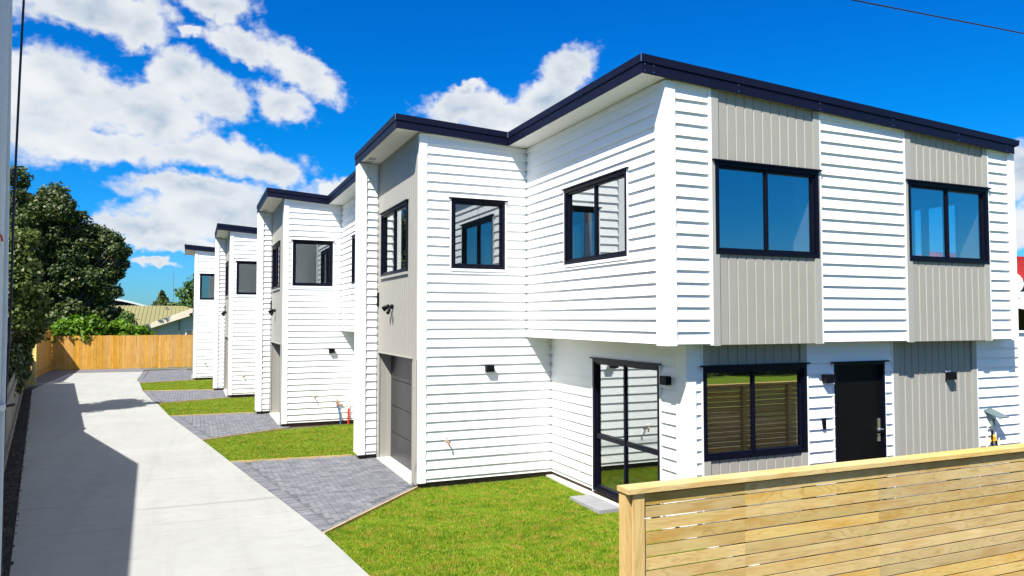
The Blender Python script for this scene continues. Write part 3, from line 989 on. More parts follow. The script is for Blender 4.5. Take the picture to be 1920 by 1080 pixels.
    m.tube([FL.pt(12.50, 0.98, .08), FL.pt(12.54, 0.90, .09)], 0.030, 8)
    m.tube([FL.pt(12.44, 0.90, .08), FL.pt(12.60, 0.88, .08)], 0.018, 8)
    m.build('meter_valve', YELP, gm)
    m = H.mb()
    m.tube([FL.pt(12.47, 1.07, .09), FL.pt(12.45, 0.85, .09), FL.pt(12.52, 0.72, .09), FL.pt(12.58, 0.84, .09), FL.pt(12.54, 0.95, .09)], 0.015, 8)
    m.build('hose', BLACKP, gm)
    if not (detail == 1): return H
    # water pipes rising beside the inner corner
    m = H.mb()
    m.tube([W1.pt(5.74, -0.02, .09), W1.pt(5.71, 0.30, .09), W1.pt(5.65, 0.55, .06)], 0.022, 8)
    wp = m.build('water_supply_pipe', BLUEP, e)
    m = H.mb()
    m.tube([W1.pt(5.68, 0.50, .07), W1.pt(5.62, 0.62, .08), W1.pt(5.64, 0.70, .06)], 0.026, 8)
    m.tube([W1.pt(5.62, 0.52, .06), W1.pt(5.80, 0.54, .06)], 0.018, 8)
    m.build('brass_valve', COPPER, wp)
    m = H.mb()
    m.tube([W1.pt(5.96, -0.02, .07), W1.pt(5.965, 0.42, .07)], 0.028, 8)
    m.build('power_duct', REDP, e)
    m = H.mb()
    m.tube([W1.pt(5.965, 0.42, .07), W1.pt(5.965, 0.70, .04)], 0.025, 8)
    m.build('duct_cap', PIPEW, e)
    return H


simple_vent = simple("soffit_vent_grille", (0.35, 0.35, 0.33), 0.6)

build_house(O, 'nearest white weatherboard townhouse with beige panels and black front door facing the slatted fence', 2)
build_house((O[0] - 1.40, O[1] + 8.55, 0), 'second white townhouse along the drive, with blue and red pipes by its corner', 1)
build_house((O[0] - 2.43, O[1] + 17.25, 0), 'third white townhouse along the drive, showing two narrow board walls and a small upper window', 0)
build_house((O[0] - 3.65, O[1] + 26.4, 0), 'farthest white townhouse at the end of the drive beside the tall paling fence', 0, fin=False)

# ------------------------------------------------------------------ ground


def flat_poly(name, pts, z, mat, thick=0.0, parent=None, kind='structure', label=None):
    me = bpy.data.meshes.new(name)
    n = len(pts)
    if thick:
        vs = [(x, y, z) for x, y in pts] + [(x, y, z - thick) for x, y in pts]
        fs = [tuple(range(n))] + [(i, i + n, (i + 1) % n + n, (i + 1) % n) for i in range(n)]
    else:
        vs = [(x, y, z) for x, y in pts]
        fs = [tuple(range(n))]
    me.from_pydata(vs, [], fs)
    bm = bmesh.new(); bm.from_mesh(me)
    bmesh.ops.recalc_face_normals(bm, faces=bm.faces)
    for f in bm.faces:
        if abs(f.normal.z) > 0.9 and f.calc_center_median().z > z - 1e-4 and f.normal.z < 0: f.normal_flip()
    bm.to_mesh(me); bm.free()
    o = link(name, me, mat, parent)
    if kind: o['kind'] = kind
    if label: o['label'] = label
    return o


def interp(path, y):
    for (x0, y0), (x1, y1) in zip(path, path[1:]):
        if y0 <= y <= y1:
            return x0 + (x1 - x0) * (y - y0) / (y1 - y0)
    return path[0][0] if y < path[0][1] else path[-1][0]


flat_poly('ground', [(-900, -900), (900, -900), (900, 2500), (-900, 2500)], -0.06, MEADOW)
flat_poly('yard_soil', [(-8.9, -2.4), (16, -2.4), (16, 49.4), (-8.9, 49.4)], -0.045, SOIL)

RIGHT = [(2.6, -2.4), (2.35, 4.0), (2.08, 7.2), (1.91, 8.6), (1.70, 10.5), (1.37, 12.6), (1.07, 14.4), (0.742, 16.45), (0.232, 19.66), (-0.20, 22.2), (-0.629, 24.8), (-1.13, 28.7), (-1.36, 29.9), (-1.87, 33.8), (-2.24, 38.0), (-2.47, 39.9), (-2.55, 46.35)]
def fence_x(y): return -0.54 - 0.163 * y
def conc_left(y): return max(-0.24 - 0.163 * y, -6.14) if y > 1 else -0.2 - 0.163 * y
dw = empty('driveway', (0, 0, 0))
tag(dw, kind='structure')
JOINTS = [-2.4, 1.2, 4.9, 8.4, 11.9, 15.2, 19.0, 23.4, 28.2, 33.0, 37.6, 42.0, 46.1]
for y0, y1 in zip(JOINTS, JOINTS[1:]):
    g = 0.004
    ys = [y0 + g] + [p[1] for p in RIGHT if y0 + .05 < p[1] < y1 - .05] + [y1 - g]
    pts = [(interp(RIGHT, y), y) for y in ys]
    ls = [y0 + g, y1 - g] if not (y0 < 36.2 < y1) else [y0 + g, 36.2, y1 - g]
    pts += [(conc_left(y), y + 0.10 * (interp(RIGHT, y) - conc_left(y)) * (0.0 if y > 45 or y < 0 else 0.0)) for y in reversed(ls)]
    flat_poly('concrete_slab', pts, 0.0, CONC, 0.08, dw, kind=None)
flat_poly('asphalt_apron', [(-7.9, 38.0), (-6.12, 38.0), (-6.12, 46.12), (-2.57, 46.38), (-2.57, 47.6), (3.0, 47.6), (3.0, 49.38), (-8.6, 49.38)], -0.012, ASPH_L)
flat_poly('mulch_bed', [(conc_left(y), y) for y in (-2, 10, 20, 30, 36.2)] + [(-6.12, 38.0), (-6.9, 38.0), (fence_x(30) - .1, 30), (fence_x(10) - .1, 10), (fence_x(-2) - .1, -2)], -0.02, MULCH)

# rough gravel and clods along the mulch bed
mv, mf = [], []
for i in range(2600):
    y = rng.uniform(4, 37)
    x = rng.uniform(fence_x(y) + .03, conc_left(y) + 0.03)
    s = rng.uniform(0.012, 0.045)
    b = len(mv)
    for dx, dy, dz in ((-1, -1, 0), (1, -1, 0), (0, 1.1, 0), (0.1, 0, 1.1)):
        mv.append((x + dx * s * rng.uniform(.6, 1.2), y + dy * s * rng.uniform(.6, 1.2), -0.022 + dz * s))
    mf += [(b, b+1, b+3), (b+1, b+2, b+3), (b+2, b, b+3)]
me = bpy.data.meshes.new('mulch_clods'); me.from_pydata(mv, [], mf)
tag(link('mulch_clods', me, MULCH), kind='stuff')

# paved forecourts and lawns between the drive and the houses
def E_(y): return (interp(RIGHT, y), y)
PAVED = [
    [E_(10.51), (3.66, 12.70), (3.95, 12.9), (3.95, 15.8), (3.2, 16.22), E_(16.45)],
    [E_(19.66), (2.3, 20.85), (2.6, 21.4), (2.6, 24.4), (1.79, 24.75), E_(24.85)],
    [E_(28.74), (1.3, 29.75), (1.5, 30.2), (1.5, 33.0), (0.78, 33.35), E_(33.8)],
    [E_(38.03), (0.1, 38.95), (0.4, 39.3), (0.4, 42.3), (-0.4, 47.5), E_(46.4)],
]
LAWNS = [
    [E_(4.2), (6.2, 4.2), (6.24, 12.67), (3.66, 12.67), E_(10.51)],
    [E_(16.45), (3.2, 16.22), (4.9, 16.6), (4.9, 21.25), (2.3, 20.85), E_(19.66)],
    [E_(24.85), (1.79, 24.75), (3.9, 25.2), (3.9, 29.9), (1.3, 29.75), E_(28.74)],
    [E_(33.8), (0.78, 33.35), (2.6, 34.0), (2.6, 39.1), (0.1, 38.95), E_(38.03)],
]


def between(poly):
    """add the drive's bends on the edge that runs along the drive (last to first point)"""
    y0, y1 = poly[0][1], poly[-1][1]
    mids = [p for p in RIGHT if y0 + .05 < p[1] < y1 - .05]
    return poly + [p for p in reversed(mids)]


def inside(poly, x, y):
    c = False
    n = len(poly)
    for i in range(n):
        x0, y0 = poly[i]; x1, y1 = poly[(i + 1) % n]
        if (y0 > y) != (y1 > y) and x < (x1 - x0) * (y - y0) / (y1 - y0) + x0:
            c = not c
    return c


def dist_seg(px, py, a, b):
    ax, ay = a; bx, by = b
    t = max(0, min(1, ((px - ax) * (bx - ax) + (py - ay) * (by - ay)) / ((bx - ax) ** 2 + (by - ay) ** 2)))
    return math.hypot(px - ax - t * (bx - ax), py - ay - t * (by - ay))


def paver_hex(mb, cx, cy, l, w_, rot, z, h=0.03, ch=0.004):
    """a block with a small chamfer on top: 12 corners would be many; taper the top edge instead"""
    c, s = math.cos(rot), math.sin(rot)
    def q(a, b, zz): return (cx + a * c - b * s, cy + a * s + b * c, zz)
    L, W = l / 2, w_ / 2
    mb.hexa([q(-L, -W, z - h), q(L, -W, z - h), q(L, W, z - h), q(-L, W, z - h), q(-L + ch, -W + ch, z), q(L - ch, -W + ch, z), q(L - ch, W - ch, z), q(-L + ch, W - ch, z)])


for k, base in enumerate(PAVED):
    poly = between(base)
    pv = flat_poly('paving', poly, -0.028, JOINT)
    edge = [base[0]] + [p for p in RIGHT if base[0][1] + .05 < p[1] < base[-1][1] - .05] + [base[-1]]
    # header course laid across the drive's edge
    items = []
    for a, b in zip(edge, edge[1:]):
        L = math.hypot(b[0] - a[0], b[1] - a[1])
        n = int(L / 0.104)
        ang = math.atan2(b[1] - a[1], b[0] - a[0])
        for i in range(n):
            t = (i + .5) / n
            nx, ny = math.sin(ang), -math.cos(ang)
            items.append((a[0] + (b[0] - a[0]) * t + nx * 0.112, a[1] + (b[1] - a[1]) * t + ny * 0.112, 0.2, 0.1, ang + math.pi / 2))
    # header along the front timber edge
    a, b = base[0], base[1]
    L = math.hypot(b[0] - a[0], b[1] - a[1]); ang = math.atan2(b[1] - a[1], b[0] - a[0])
    for i in range(int(L / 0.205)):
        t = (i + 1.3) / (L / 0.205)
        if t > .96: continue
        items.append((a[0] + (b[0] - a[0]) * t - math.sin(ang) * 0.085 + 0.02, a[1] + (b[1] - a[1]) * t + math.cos(ang) * 0.085, 0.198, 0.1, ang))
    # herringbone field at 45 degrees
    cells = []
    rot0 = 0.0
    wd = 0.102
    cr, sr = math.cos(rot0), math.sin(rot0)
    cx0 = sum(p[0] for p in poly) / len(poly); cy0 = sum(p[1] for p in poly) / len(poly)
    N = 45 if k < 3 else 62
    for i in range(-N, N):
        for j in range(-N, N):
            m4 = (i - j) % 4
            if m4 == 0: u, v, r_ = (i + 1) * wd, (j + .5) * wd, rot0             # lies along u over i,i+1
            elif m4 == 3: u, v, r_ = (i + .5) * wd, (j + 1.0) * wd, rot0 + math.pi / 2   # lies along v over j,j+1
            else: continue
            x, y = cx0 + u * cr - v * sr, cy0 + u * sr + v * cr
            cells.append((x, y, r_))
    for (x, y, r_) in cells:
        if not inside(poly, x, y): continue
        if min(dist_seg(x, y, p, q) for p, q in zip(edge, edge[1:])) < 0.265: continue
        if dist_seg(x, y, base[0], base[1]) < 0.185: continue
        if dist_seg(x, y, base[-2], base[-1]) < 0.08: continue
        items.append((x, y, 0.2, 0.098, r_))
    items = [t_ for t_ in items if inside(poly, t_[0], t_[1]) and dist_seg(t_[0], t_[1], base[0], base[1]) > 0.06]
    items.sort(key=lambda t_: t_[0] ** 2 + t_[1] ** 2)
    rest = MB()
    shared = None
    for idx, (x, y, l, w_, r_) in enumerate(items):
        dz = random.uniform(-0.004, 0.003)
        if k == 0 and idx < 290:
            if shared is None:
                mm = MB(); paver_hex(mm, 0, 0, 0.199, 0.098, 0, 0)
                shared = mm.mesh('paver')
            o = link('paver', shared, PAVER, pv, (x, y, dz))
            o.rotation_euler = (random.uniform(-.01, .01), random.uniform(-.01, .01), r_)
        else:
            paver_hex(rest, x, y, l - 0.001, w_ + 0.0, r_, dz)
    rest.build('pavers', PAVER, pv, kind='stuff')

# timber edging boards
for k, base in enumerate(PAVED):
    for (a, b) in ((base[0], base[1]), (base[-1], base[-2])):
        if k == 3 and a == base[-1]: continue
        dx, dy = b[0] - a[0], b[1] - a[1]
        L = math.hypot(dx, dy)
        m = MB((a[0], a[1], 0)); 
        nx, ny = -dy / L * 0.014, dx / L * 0.014
        m.hexa([(a[0] - nx, a[1] - ny, -.05), (b[0] - nx, b[1] - ny, -.05), (b[0] + nx, b[1] + ny, -.05), (a[0] + nx, a[1] + ny, -.05),
                (a[0] - nx, a[1] - ny, .014), (b[0] - nx, b[1] - ny, .014), (b[0] + nx, b[1] + ny, .014), (a[0] + nx, a[1] + ny, .014)])
        me = m.mesh('timber_edging')
        o = link('timber_edging', me, EDGEW, None, (a[0], a[1], 0))
        who = ('nearest', 'second', 'third', 'last')[k]
        side = 'near' if a == base[0] else 'far'
        tag(o, 'thin timber edging board along the %s side of the %s paved forecourt' % (side, who), 'edging board', 'timber edging between lawns and paving')


def lawn(poly, density, name, h=0.035, bw=0.006, near=None):
    lo = flat_poly(name, poly, -0.034, TURF)
    xs = [p[0] for p in poly]; ys = [p[1] for p in poly]
    area = (max(xs) - min(xs)) * (max(ys) - min(ys))
    n = int(area * density)
    X = rng.uniform(min(xs), max(xs), n); Y = rng.uniform(min(ys), max(ys), n)
    c = np.zeros(n, bool)
    m = len(poly)
    for i in range(m):
        x0, y0 = poly[i]; x1, y1 = poly[(i + 1) % m]
        if y0 == y1: continue
        cond = ((y0 > Y) != (y1 > Y)) & (X < (x1 - x0) * (Y - y0) / (y1 - y0) + x0)
        c ^= cond
    X, Y = X[c], Y[c]
    n = len(X)
    # uneven height
    patch = 0.80 + 0.45 * np.sin(X * 2.1 + np.sin(Y * 1.7) * 2) * np.sin(Y * 2.6 + np.cos(X * 1.3) * 2)
    hh = h * patch * rng.uniform(0.5, 1.25, n)
    th = rng.uniform(0, 2 * math.pi, n)
    lean = rng.uniform(0.1, 0.9, n) * hh
    la = rng.uniform(0, 2 * math.pi, n)
    V = np.empty((n, 3, 3), np.float32)
    V[:, 0] = np.stack([X - np.cos(th) * bw, Y - np.sin(th) * bw, np.full(n, -0.034)], 1)
    V[:, 1] = np.stack([X + np.cos(th) * bw, Y + np.sin(th) * bw, np.full(n, -0.034)], 1)
    V[:, 2] = np.stack([X + np.cos(la) * lean, Y + np.sin(la) * lean, -0.034 + hh], 1)
    me = bpy.data.meshes.new('grass')
    me.vertices.add(n * 3); me.vertices.foreach_set('co', V.ravel())
    me.loops.add(n * 3); me.loops.foreach_set('vertex_index', np.arange(n * 3, dtype=np.int32))
    me.polygons.add(n); me.polygons.foreach_set('loop_start', np.arange(0, n * 3, 3, dtype=np.int32))
    me.update()
    tag(link('grass', me, BLADE), kind='stuff')


lawn(between(LAWNS[0]), 9000, 'front_lawn', 0.034, 0.005)
lawn(between(LAWNS[1]), 5000, 'lawn', 0.034, 0.007)
lawn(between(LAWNS[2]), 2500, 'lawn', 0.034, 0.011)
lawn(between(LAWNS[3]), 1600, 'lawn', 0.034, 0.014)
lawn([(-2.57, 47.65), (2.0, 47.65), (2.0, 49.36), (-2.57, 49.36)], 1500, 'back_lawn', 0.04, 0.015)

# concrete ledge and two paving slabs at the sliding door, patio beyond
flat_poly('concrete_ledge', [(6.16, 7.0), (6.30, 7.0), (6.30, 12.68), (6.16, 12.68)], 0.012, CONC_TRIM, 0.06)
PS = simple("grey_step_slab", (0.23, 0.235, 0.25), 0.85, var=0.1, bump=0.3)
for (y0, y1, txt) in ((10.50, 10.95, 'rear'), (9.98, 10.49, 'front')):
    m = MB((5.98, y0, 0))
    m.prism([(5.76, y0, 0.022), (6.155, y0, 0.022), (6.155, y1, 0.022), (5.76, y1, 0.022)], [(5.755, y0, -0.04), (6.155, y0, -0.04), (6.155, y1, -0.04), (5.755, y1, -0.04)])
    me = m.mesh('paving_slab')
    o = link('paving_slab', me, PS, None, (5.98, y0, 0))
    tag(o, 'square grey paving slab on the lawn outside the sliding door, the %s of the two' % txt, 'paving slab', 'step slabs outside the sliding door')
flat_poly('patio', [(6.302, 5.1), (16, 5.1), (16, 8.47), (6.302, 8.47)], -0.02, ASPH, 0.05)

# street behind the camera (seen only as a reflection in the windows)
flat_poly('verge', [(-60, -14), (60, -14), (60, -2.45), (-60, -2.45)], -0.03, TURF, 0.05)
flat_poly('road', [(-60, -24.0), (60, -24.0), (60, -17), (-60, -17)], -0.052, ASPH)

# ------------------------------------------------------------------ slatted fence in front
FY, FX0, FX1 = 4.95, 3.10, 12.6
fe = empty('slatted_fence', (FX0, FY, 0))
tag(fe, 'new horizontal slatted pine fence with flat top rail in front of the nearest house', 'fence')
def fmb(): return MB((FX0, FY, 0))
m = fmb(); m.box(FX0 - .012, 6.3, FY - 0.045, FY + 0.125, 1.613, 1.652); m.build('top_rail', SLATW, fe)
m = fmb(); m.box(6.302, FX1, FY - 0.045, FY + 0.125, 1.613, 1.652); m.build('top_rail', SLATW, fe)
m = fmb(); m.box(FX0 + .002, FX0 + 0.098, FY + 0.022, FY + 0.118, -0.05, 1.612); m.build('post', POSTW, fe)
m = fmb(); m.box(FX0 + 0.045, FX0 + 0.148, FY - 0.020, FY - 0.001, -0.03, 1.612); m.build('end_board', POSTW, fe)
posts = [4.25, 5.02, 5.79, 6.9, 7.86, 9.0, 10.2, 11.4, 12.45]
for x in posts:
    m = fmb(); m.box(x - .045, x + .045, FY + 0.022, FY + 0.11, -0.05, 1.612); m.build('post', POSTW, fe)
m = fmb(); m.box(FX0 + 0.15, FX1, FY + 0.022, FY + 0.06, 1.52, 1.6115); m.build('rail', SLATW, fe)
joins = [FX0 + 0.150, 4.25, 5.79, 7.86, 10.2, FX1]
z = 1.594
row = 0
while z > 0.05:
    for a, b in zip(joins, joins[1:]):
        m = MB((a, FY, z - 0.045))
        dz = random.uniform(-.0015, .0015)
        m.box(a + .001, b - .001, FY + random.uniform(-.002, .001), FY + 0.021, z - 0.0870 + dz, z + dz)
        o = m.build('slat', SLATW, fe)
        o.location = (a - FX0, 0, z - 0.045)
    z -= 0.1
    row += 1


# ------------------------------------------------------------------ paling fences


def paling_fence(pts, h, mat, label, pitch, name='paling_fence', front=-1, group=None, hv=0.01):
    e_ = empty(name, (*pts[0], 0))
    tag(e_, label, 'fence', group)
    mm = MB(); mm.box(-pitch / 2 + .003, pitch / 2 - .003, -0.011, 0.011, 0.0, h)
    me = mm.mesh('paling'); me.materials.append(mat)
    for a, b in zip(pts, pts[1:]):
        L = math.hypot(b[0] - a[0], b[1] - a[1]); ang = math.atan2(b[1] - a[1], b[0] - a[0])
        n = int(L / pitch)
        for i in range(n):
            t = (i + .5) / n
            o = link('paling', me, None, e_, (a[0] + (b[0] - a[0]) * t - pts[0][0], a[1] + (b[1] - a[1]) * t - pts[0][1], -0.03 + random.uniform(-hv, hv)))
            o.rotation_euler = (0, random.uniform(-.004, .004), ang + random.uniform(-.02, .02))
        for zz in (0.35, h - 0.3):
            mr = MB((*pts[0], 0))
            nx, ny = math.sin(ang) * front, -math.cos(ang) * front
            p = [(a[0] - nx * .013, a[1] - ny * .013), (b[0] - nx * .013, b[1] - ny * .013), (b[0] - nx * .06, b[1] - ny * .06), (a[0] - nx * .06, a[1] - ny * .06)]
            mr.hexa([(x, y, zz) for x, y in p] + [(x, y, zz + .09) for x, y in p])
            mr.build('rail', mat, e_)
    return e_


paling_fence([(-7.60, 49.47), (6.5, 50.35)], 1.98, PALEW, 'tall new golden pine paling fence across the end of the drive', 0.148, front=1)
paling_fence([(-6.98, 39.0), (-7.50, 49.40)], 2.30, PALEW, 'short new paling fence side run in shadow joining the end fence at the left', 0.148, front=-1)
paling_fence([(-6.98, 38.95), (-6.42, 38.72)], 2.05, YELW, 'narrow sunlit yellow paling return at the far end of the grey fence', 0.14, front=1)
paling_fence([(fence_x(3.0), 3.0), (fence_x(38.6), 38.6)], 1.62, GREYW, 'low weathered grey paling fence along the left side of the drive', 0.155, front=-1, hv=0.02)

# ------------------------------------------------------------------ plants


def leaves_mesh(name, centers, radii, n_per_m2, size, mat, squash=0.85, seed=0, shell=0.45, elong=1.6, parent=None, offset=(0, 0, 0), droop=0.0, kind=None):
    r_ = np.random.default_rng(seed)
    P, Nn = [], []
    for c, r in zip(centers, radii):
        n = int(4 * math.pi * r * r * n_per_m2)
        d = r_.normal(size=(n, 3)); d /= np.linalg.norm(d, axis=1)[:, None]
        rad = r * (1 - shell * r_.random(n) ** 1.5)
        lump = 1 + 0.16 * np.sin(d[:, 0] * 7 + c[0] * 3) * np.sin(d[:, 1] * 6 + c[1]) + 0.12 * np.sin(d[:, 2] * 9 + c[2] * 2)
        p = d * (rad * lump)[:, None]
        p[:, 2] *= squash
        P.append(p + np.array(c)); Nn.append(d)
    P = np.concatenate(P); D = np.concatenate(Nn)
    n = len(P)
    nrm = D + r_.normal(size=(n, 3)) * 0.75 + np.array([0, 0, 0.35])
    nrm /= np.linalg.norm(nrm, axis=1)[:, None]
    t = r_.normal(size=(n, 3)); t[:, 2] -= droop
    t -= nrm * np.sum(t * nrm, 1)[:, None]; t /= np.linalg.norm(t, axis=1)[:, None]
    b = np.cross(nrm, t)
    s = size * r_.uniform(0.6, 1.35, n)[:, None]
    V = np.empty((n, 4, 3), np.float32)
    V[:, 0] = P - t * s * elong / 2
    V[:, 1] = P + b * s / 2 + nrm * s * 0.12
    V[:, 2] = P + t * s * elong / 2
    V[:, 3] = P - b * s / 2 + nrm * s * 0.12
    V -= np.array(offset, np.float32)
    me = bpy.data.meshes.new(name)
    me.vertices.add(n * 4); me.vertices.foreach_set('co', V.ravel())
    me.loops.add(n * 4); me.loops.foreach_set('vertex_index', np.arange(n * 4, dtype=np.int32))
    me.polygons.add(n); me.polygons.foreach_set('loop_start', np.arange(0, n * 4, 4, dtype=np.int32))
    me.update()
    return link(name, me, mat, parent)


def tree(loc, blobs, label, mat, size, dens, seed, cat='tree', name='tree', trunk=0.25, group=None, squash=0.85, shell=0.5):
    e_ = empty(name, loc)
    tag(e_, label, cat, group)
    cs = [b[:3] for b in blobs]; rs = [b[3] for b in blobs]
    leaves_mesh('crown', cs, rs, dens, size, mat, seed=seed, parent=e_, offset=loc, squash=squash, shell=shell)
    r_ = random.Random(seed)
    top = max(c[2] for c in cs)
    m = MB(loc)
    tx, ty = loc[0], loc[1]
    midz = loc[2] + (top - loc[2]) * 0.6
    m.tube([(tx, ty, loc[2] - .1), (tx + r_.uniform(-.1, .1), ty, midz * .4), (tx + r_.uniform(-.3, .3), ty, midz)], trunk, 10, trunk * .5)
    for c in cs:
        zs = loc[2] + max(0.3, (c[2] - loc[2]) * r_.uniform(0.35, 0.6))
        m.tube([(tx, ty, min(zs, midz)), ((tx + c[0]) / 2 + r_.uniform(-.2, .2), (ty + c[1]) / 2, (zs + c[2]) / 2 + 0.1), c], trunk * 0.2, 6, 0.015)
    m.build('trunk', BARK, e_)
    return e_


def spread_blobs(L, y, dy, seed, grow=1.0, sub=0):
    r_ = random.Random(seed)
    out = []
    for (x, z, r) in L:
        out.append((x, y + r_.uniform(-dy, dy), z, r * grow))
        for k in range(sub):
            a = r_.uniform(0, 2 * math.pi)
            out.append((x + math.cos(a) * r * .75, y + r_.uniform(-dy, dy), z + math.sin(a) * r * .7, r * r_.uniform(.3, .5)))
    return out


tallL = [(-11.66, 12.93, 0.91), (-11.85, 11.39, 1.29), (-11.13, 11.05, 0.91), (-12.05, 9.28, 1.61), (-13.4, 10.5, 1.5), (-14.4, 8.6, 1.6), (-13.0, 6.5, 1.9), (-11.6, 7.0, 1.3), (-15, 6, 1.8)]
tree((-12.6, 62, 0), spread_blobs(tallL, 62, 1.2, 3, 1.0, 3), 'tallest dark evergreen tree at the far left, partly behind the white pole', L_DARK, 0.15, 80, 11, name='evergreen_tree', trunk=0.35)
mainL = [(-8.68, 11.31, 0.98), (-9.18, 10.21, 1.16), (-8.16, 9.98, 1.05), (-7.31, 9.13, 1.13), (-6.67, 8.62, 1.01), (-5.62, 8.37, 1.03), (-4.83, 7.67, 0.72), (-4.4, 7.32, 0.39),
         (-5.04, 6.5, 0.91), (-6.0, 6.83, 1.45), (-7.42, 7.15, 1.57), (-8.81, 7.46, 1.38), (-5.49, 4.85, 0.9), (-5.78, 3.39, 1.22), (-7.06, 4.64, 1.58), (-8.45, 4.98, 1.54),
         (-8.1, 2.85, 1.55), (-9.79, 4.26, 1.66), (-6.39, 2.49, 1.14), (-9.87, 7.42, 1.36), (-9.9, 2.2, 1.5), (-10.8, 5.6, 1.4), (-9.3, 8.7, 1.25), (-8.3, 8.5, 1.1), (-7.2, 8.0, 1.0), (-7.0, 5.9, 1.35), (-6.2, 5.6, 1.1), (-8.6, 5.9, 1.4), (-10.2, 9.0, 1.2)]
tree((-8.2, 57, 0), spread_blobs(mainL, 57, 1.1, 5, 0.93, 4), 'large dark broad-crowned tree beyond the end fence, left of the sky gap', L_DARK, 0.135, 95, 12, name='broadleaf_tree', trunk=0.4, shell=0.62)
olive = [(-4.80, 5.35, 0.42), (-4.98, 4.85, 0.62), (-4.70, 4.40, 0.55), (-4.80, 3.85, 0.72), (-4.60, 3.45, 0.55), (-4.98, 3.0, 0.75), (-4.75, 2.45, 0.5), (-5.4, 5.2, 0.7), (-5.7, 4.3, 0.9), (-5.6, 3.3, 0.9), (-6.0, 5.9, 0.5)]
tree((-5.7, 26.6, 0), spread_blobs(olive, 26.6, 0.8, 8, 0.95, 2), 'yellow-green leafy tree rising behind the grey fence on the left', L_OLIVE, 0.085, 190, 13, name='broadleaf_tree', trunk=0.12)
for i, (y, rr, hh) in enumerate([(41.0, 1.3, 3.0), (44.5, 1.5, 3.4), (48.0, 1.4, 3.0)]):
    x = -9.8
    bl = [(x, y, hh - rr * .3, rr), (x - .8, y + .5, hh - .5, rr), (x + .1, y - .9, hh - 1.2, rr * .9), (x, y, 1.0, rr)]
    tree((x - .2, y, 0), bl, 'dark bushy tree beside the end of the drive, %s of three' % ('nearest', 'middle', 'farthest')[i], L_DARK, 0.14, 60, 50 + i, 'shrub', 'shrub', 0.1, group='dark bushes beside the drive end')
# bright shrub hanging over the end fence
brA = [(-7.1, 2.29, 0.60), (-6.28, 2.55, 0.66), (-5.44, 2.62, 0.58), (-5.84, 1.95, 0.75), (-7.3, 1.80, 0.42), (-6.5, 1.9, 0.5)]
brB = [(-4.71, 2.15, 0.62), (-3.85, 2.20, 0.68), (-3.06, 2.08, 0.58), (-3.72, 1.8, 0.6), (-2.6, 1.95, 0.35)]
tree((-6.2, 50.55, 0), spread_blobs(brA, 50.05, 0.3, 21, 0.95, 2), 'bright green large-leaved shrub leaning over the end fence, left clump', L_BRIGHT, 0.17, 75, 21, 'shrub', 'leafy_shrub', 0.08, group='bright shrubs over the end fence')
tree((-3.8, 51.2, 0), spread_blobs(brB, 51.2, 0.3, 22, 0.95, 2), 'bright green large-leaved shrub behind the end fence, right clump', L_BRIGHT, 0.17, 75, 22, 'shrub', 'leafy_shrub', 0.08, group='bright shrubs over the end fence')
tree((-4.0, 53.5, 0), [(-3.95, 53.5, 2.75, 0.62), (-3.9, 53.5, 3.15, 0.40), (-4.3, 53.4, 2.4, .6)], 'small dark bush poking up above the bright shrubs', L_MID, 0.10, 90, 23, 'shrub', 'shrub', 0.05)
# trees beyond the roofs
con = []
for i in range(9):
    t = i / 8
    con.append((-3.44, 95, 3.6 + 2.5 * t, 1.15 * (1 - t) + 0.18))
tree((-3.44, 95, 0), con, 'small dark cone-shaped conifer above the olive roof', L_DARK, 0.28, 16, 24, name='conifer_tree', trunk=0.2, squash=0.7)
tree((-0.3, 75, 0), spread_blobs([(-0.88, 5.28, 0.85), (-0.41, 4.3, 0.92), (-1.31, 4.04, 0.54), (0.1, 6.0, 1.1), (0.7, 5.0, 1.3), (-1.9, 3.9, .4)], 75, 0.5, 25, 0.95, 3), 'mid green tree standing right beside the farthest house', L_MID, 0.20, 26, 25, name='broadleaf_tree', trunk=0.2)
# planting across the verge behind the viewer: seen in window reflections
for i, x in enumerate((-15, -4, 7, 18, 29)):
    bl = [(x, -15.5, 2.0, 1.7), (x + 2.4, -15.6, 1.7, 1.6), (x - 2.4, -15.2, 1.6, 1.6), (x + 4.4, -15.5, 1.5, 1.4), (x, -15, 0.8, 1.6), (x + 3, -15, 0.7, 1.4), (x - 3, -15, 0.7, 1.4)]
    tree((x, -15.5, 0), bl, 'dark roadside shrub across the verge, %s from the left' % ('first', 'second', 'third', 'fourth', 'fifth')[i], L_DARK, 0.22, 26, 60 + i, 'shrub', name='roadside_shrub', trunk=0.12, group='roadside shrubs across the verge')

# young plant with long leaves at the left fence
def long_leaf_plant(x, y, z0, seed, label):
    r_ = random.Random(seed)
    e_ = empty('leafy_plant', (x, y, 0))
    tag(e_, label, 'plant')
    st = MB((x, y, 0)); lf = MB((x, y, 0))
    tip = (x + 0.15, y, z0 + 1.25)
    st.tube([(x, y, 0), (x, y, z0), tip], 0.02, 6, 0.006)
    for i in range(46):
        t = i / 46
        z = z0 + 1.25 * t
        a = i * 2.4
        L = 0.34 * (1 - t * 0.55)
        bx, by = x + 0.15 * t, y
        d = Vector((math.cos(a), math.sin(a), 0.25)).normalized()
        sd = Vector((-math.sin(a), math.cos(a), 0)) * 0.035
        p0 = Vector((bx, by, z)); p1 = p0 + d * L * .55 ; p2 = p0 + d * L - Vector((0, 0, 0.10))
        b = len(lf.v)
        lf.v += [tuple(p0), tuple(p1 + sd), tuple(p2), tuple(p1 - sd)]
        lf.f += [(b, b+1, b+2, b+3)]
    st.build('stem', BARK, e_)
    lo = lf.build('foliage', L_PALE, e_)


long_leaf_plant(-4.72, 24.9, 1.0, 1, 'young plant with long pale leaves standing above the grey fence')
long_leaf_plant(-5.35, 29.2, 1.2, 2, 'second pale long-leaved plant, farther along the grey fence')

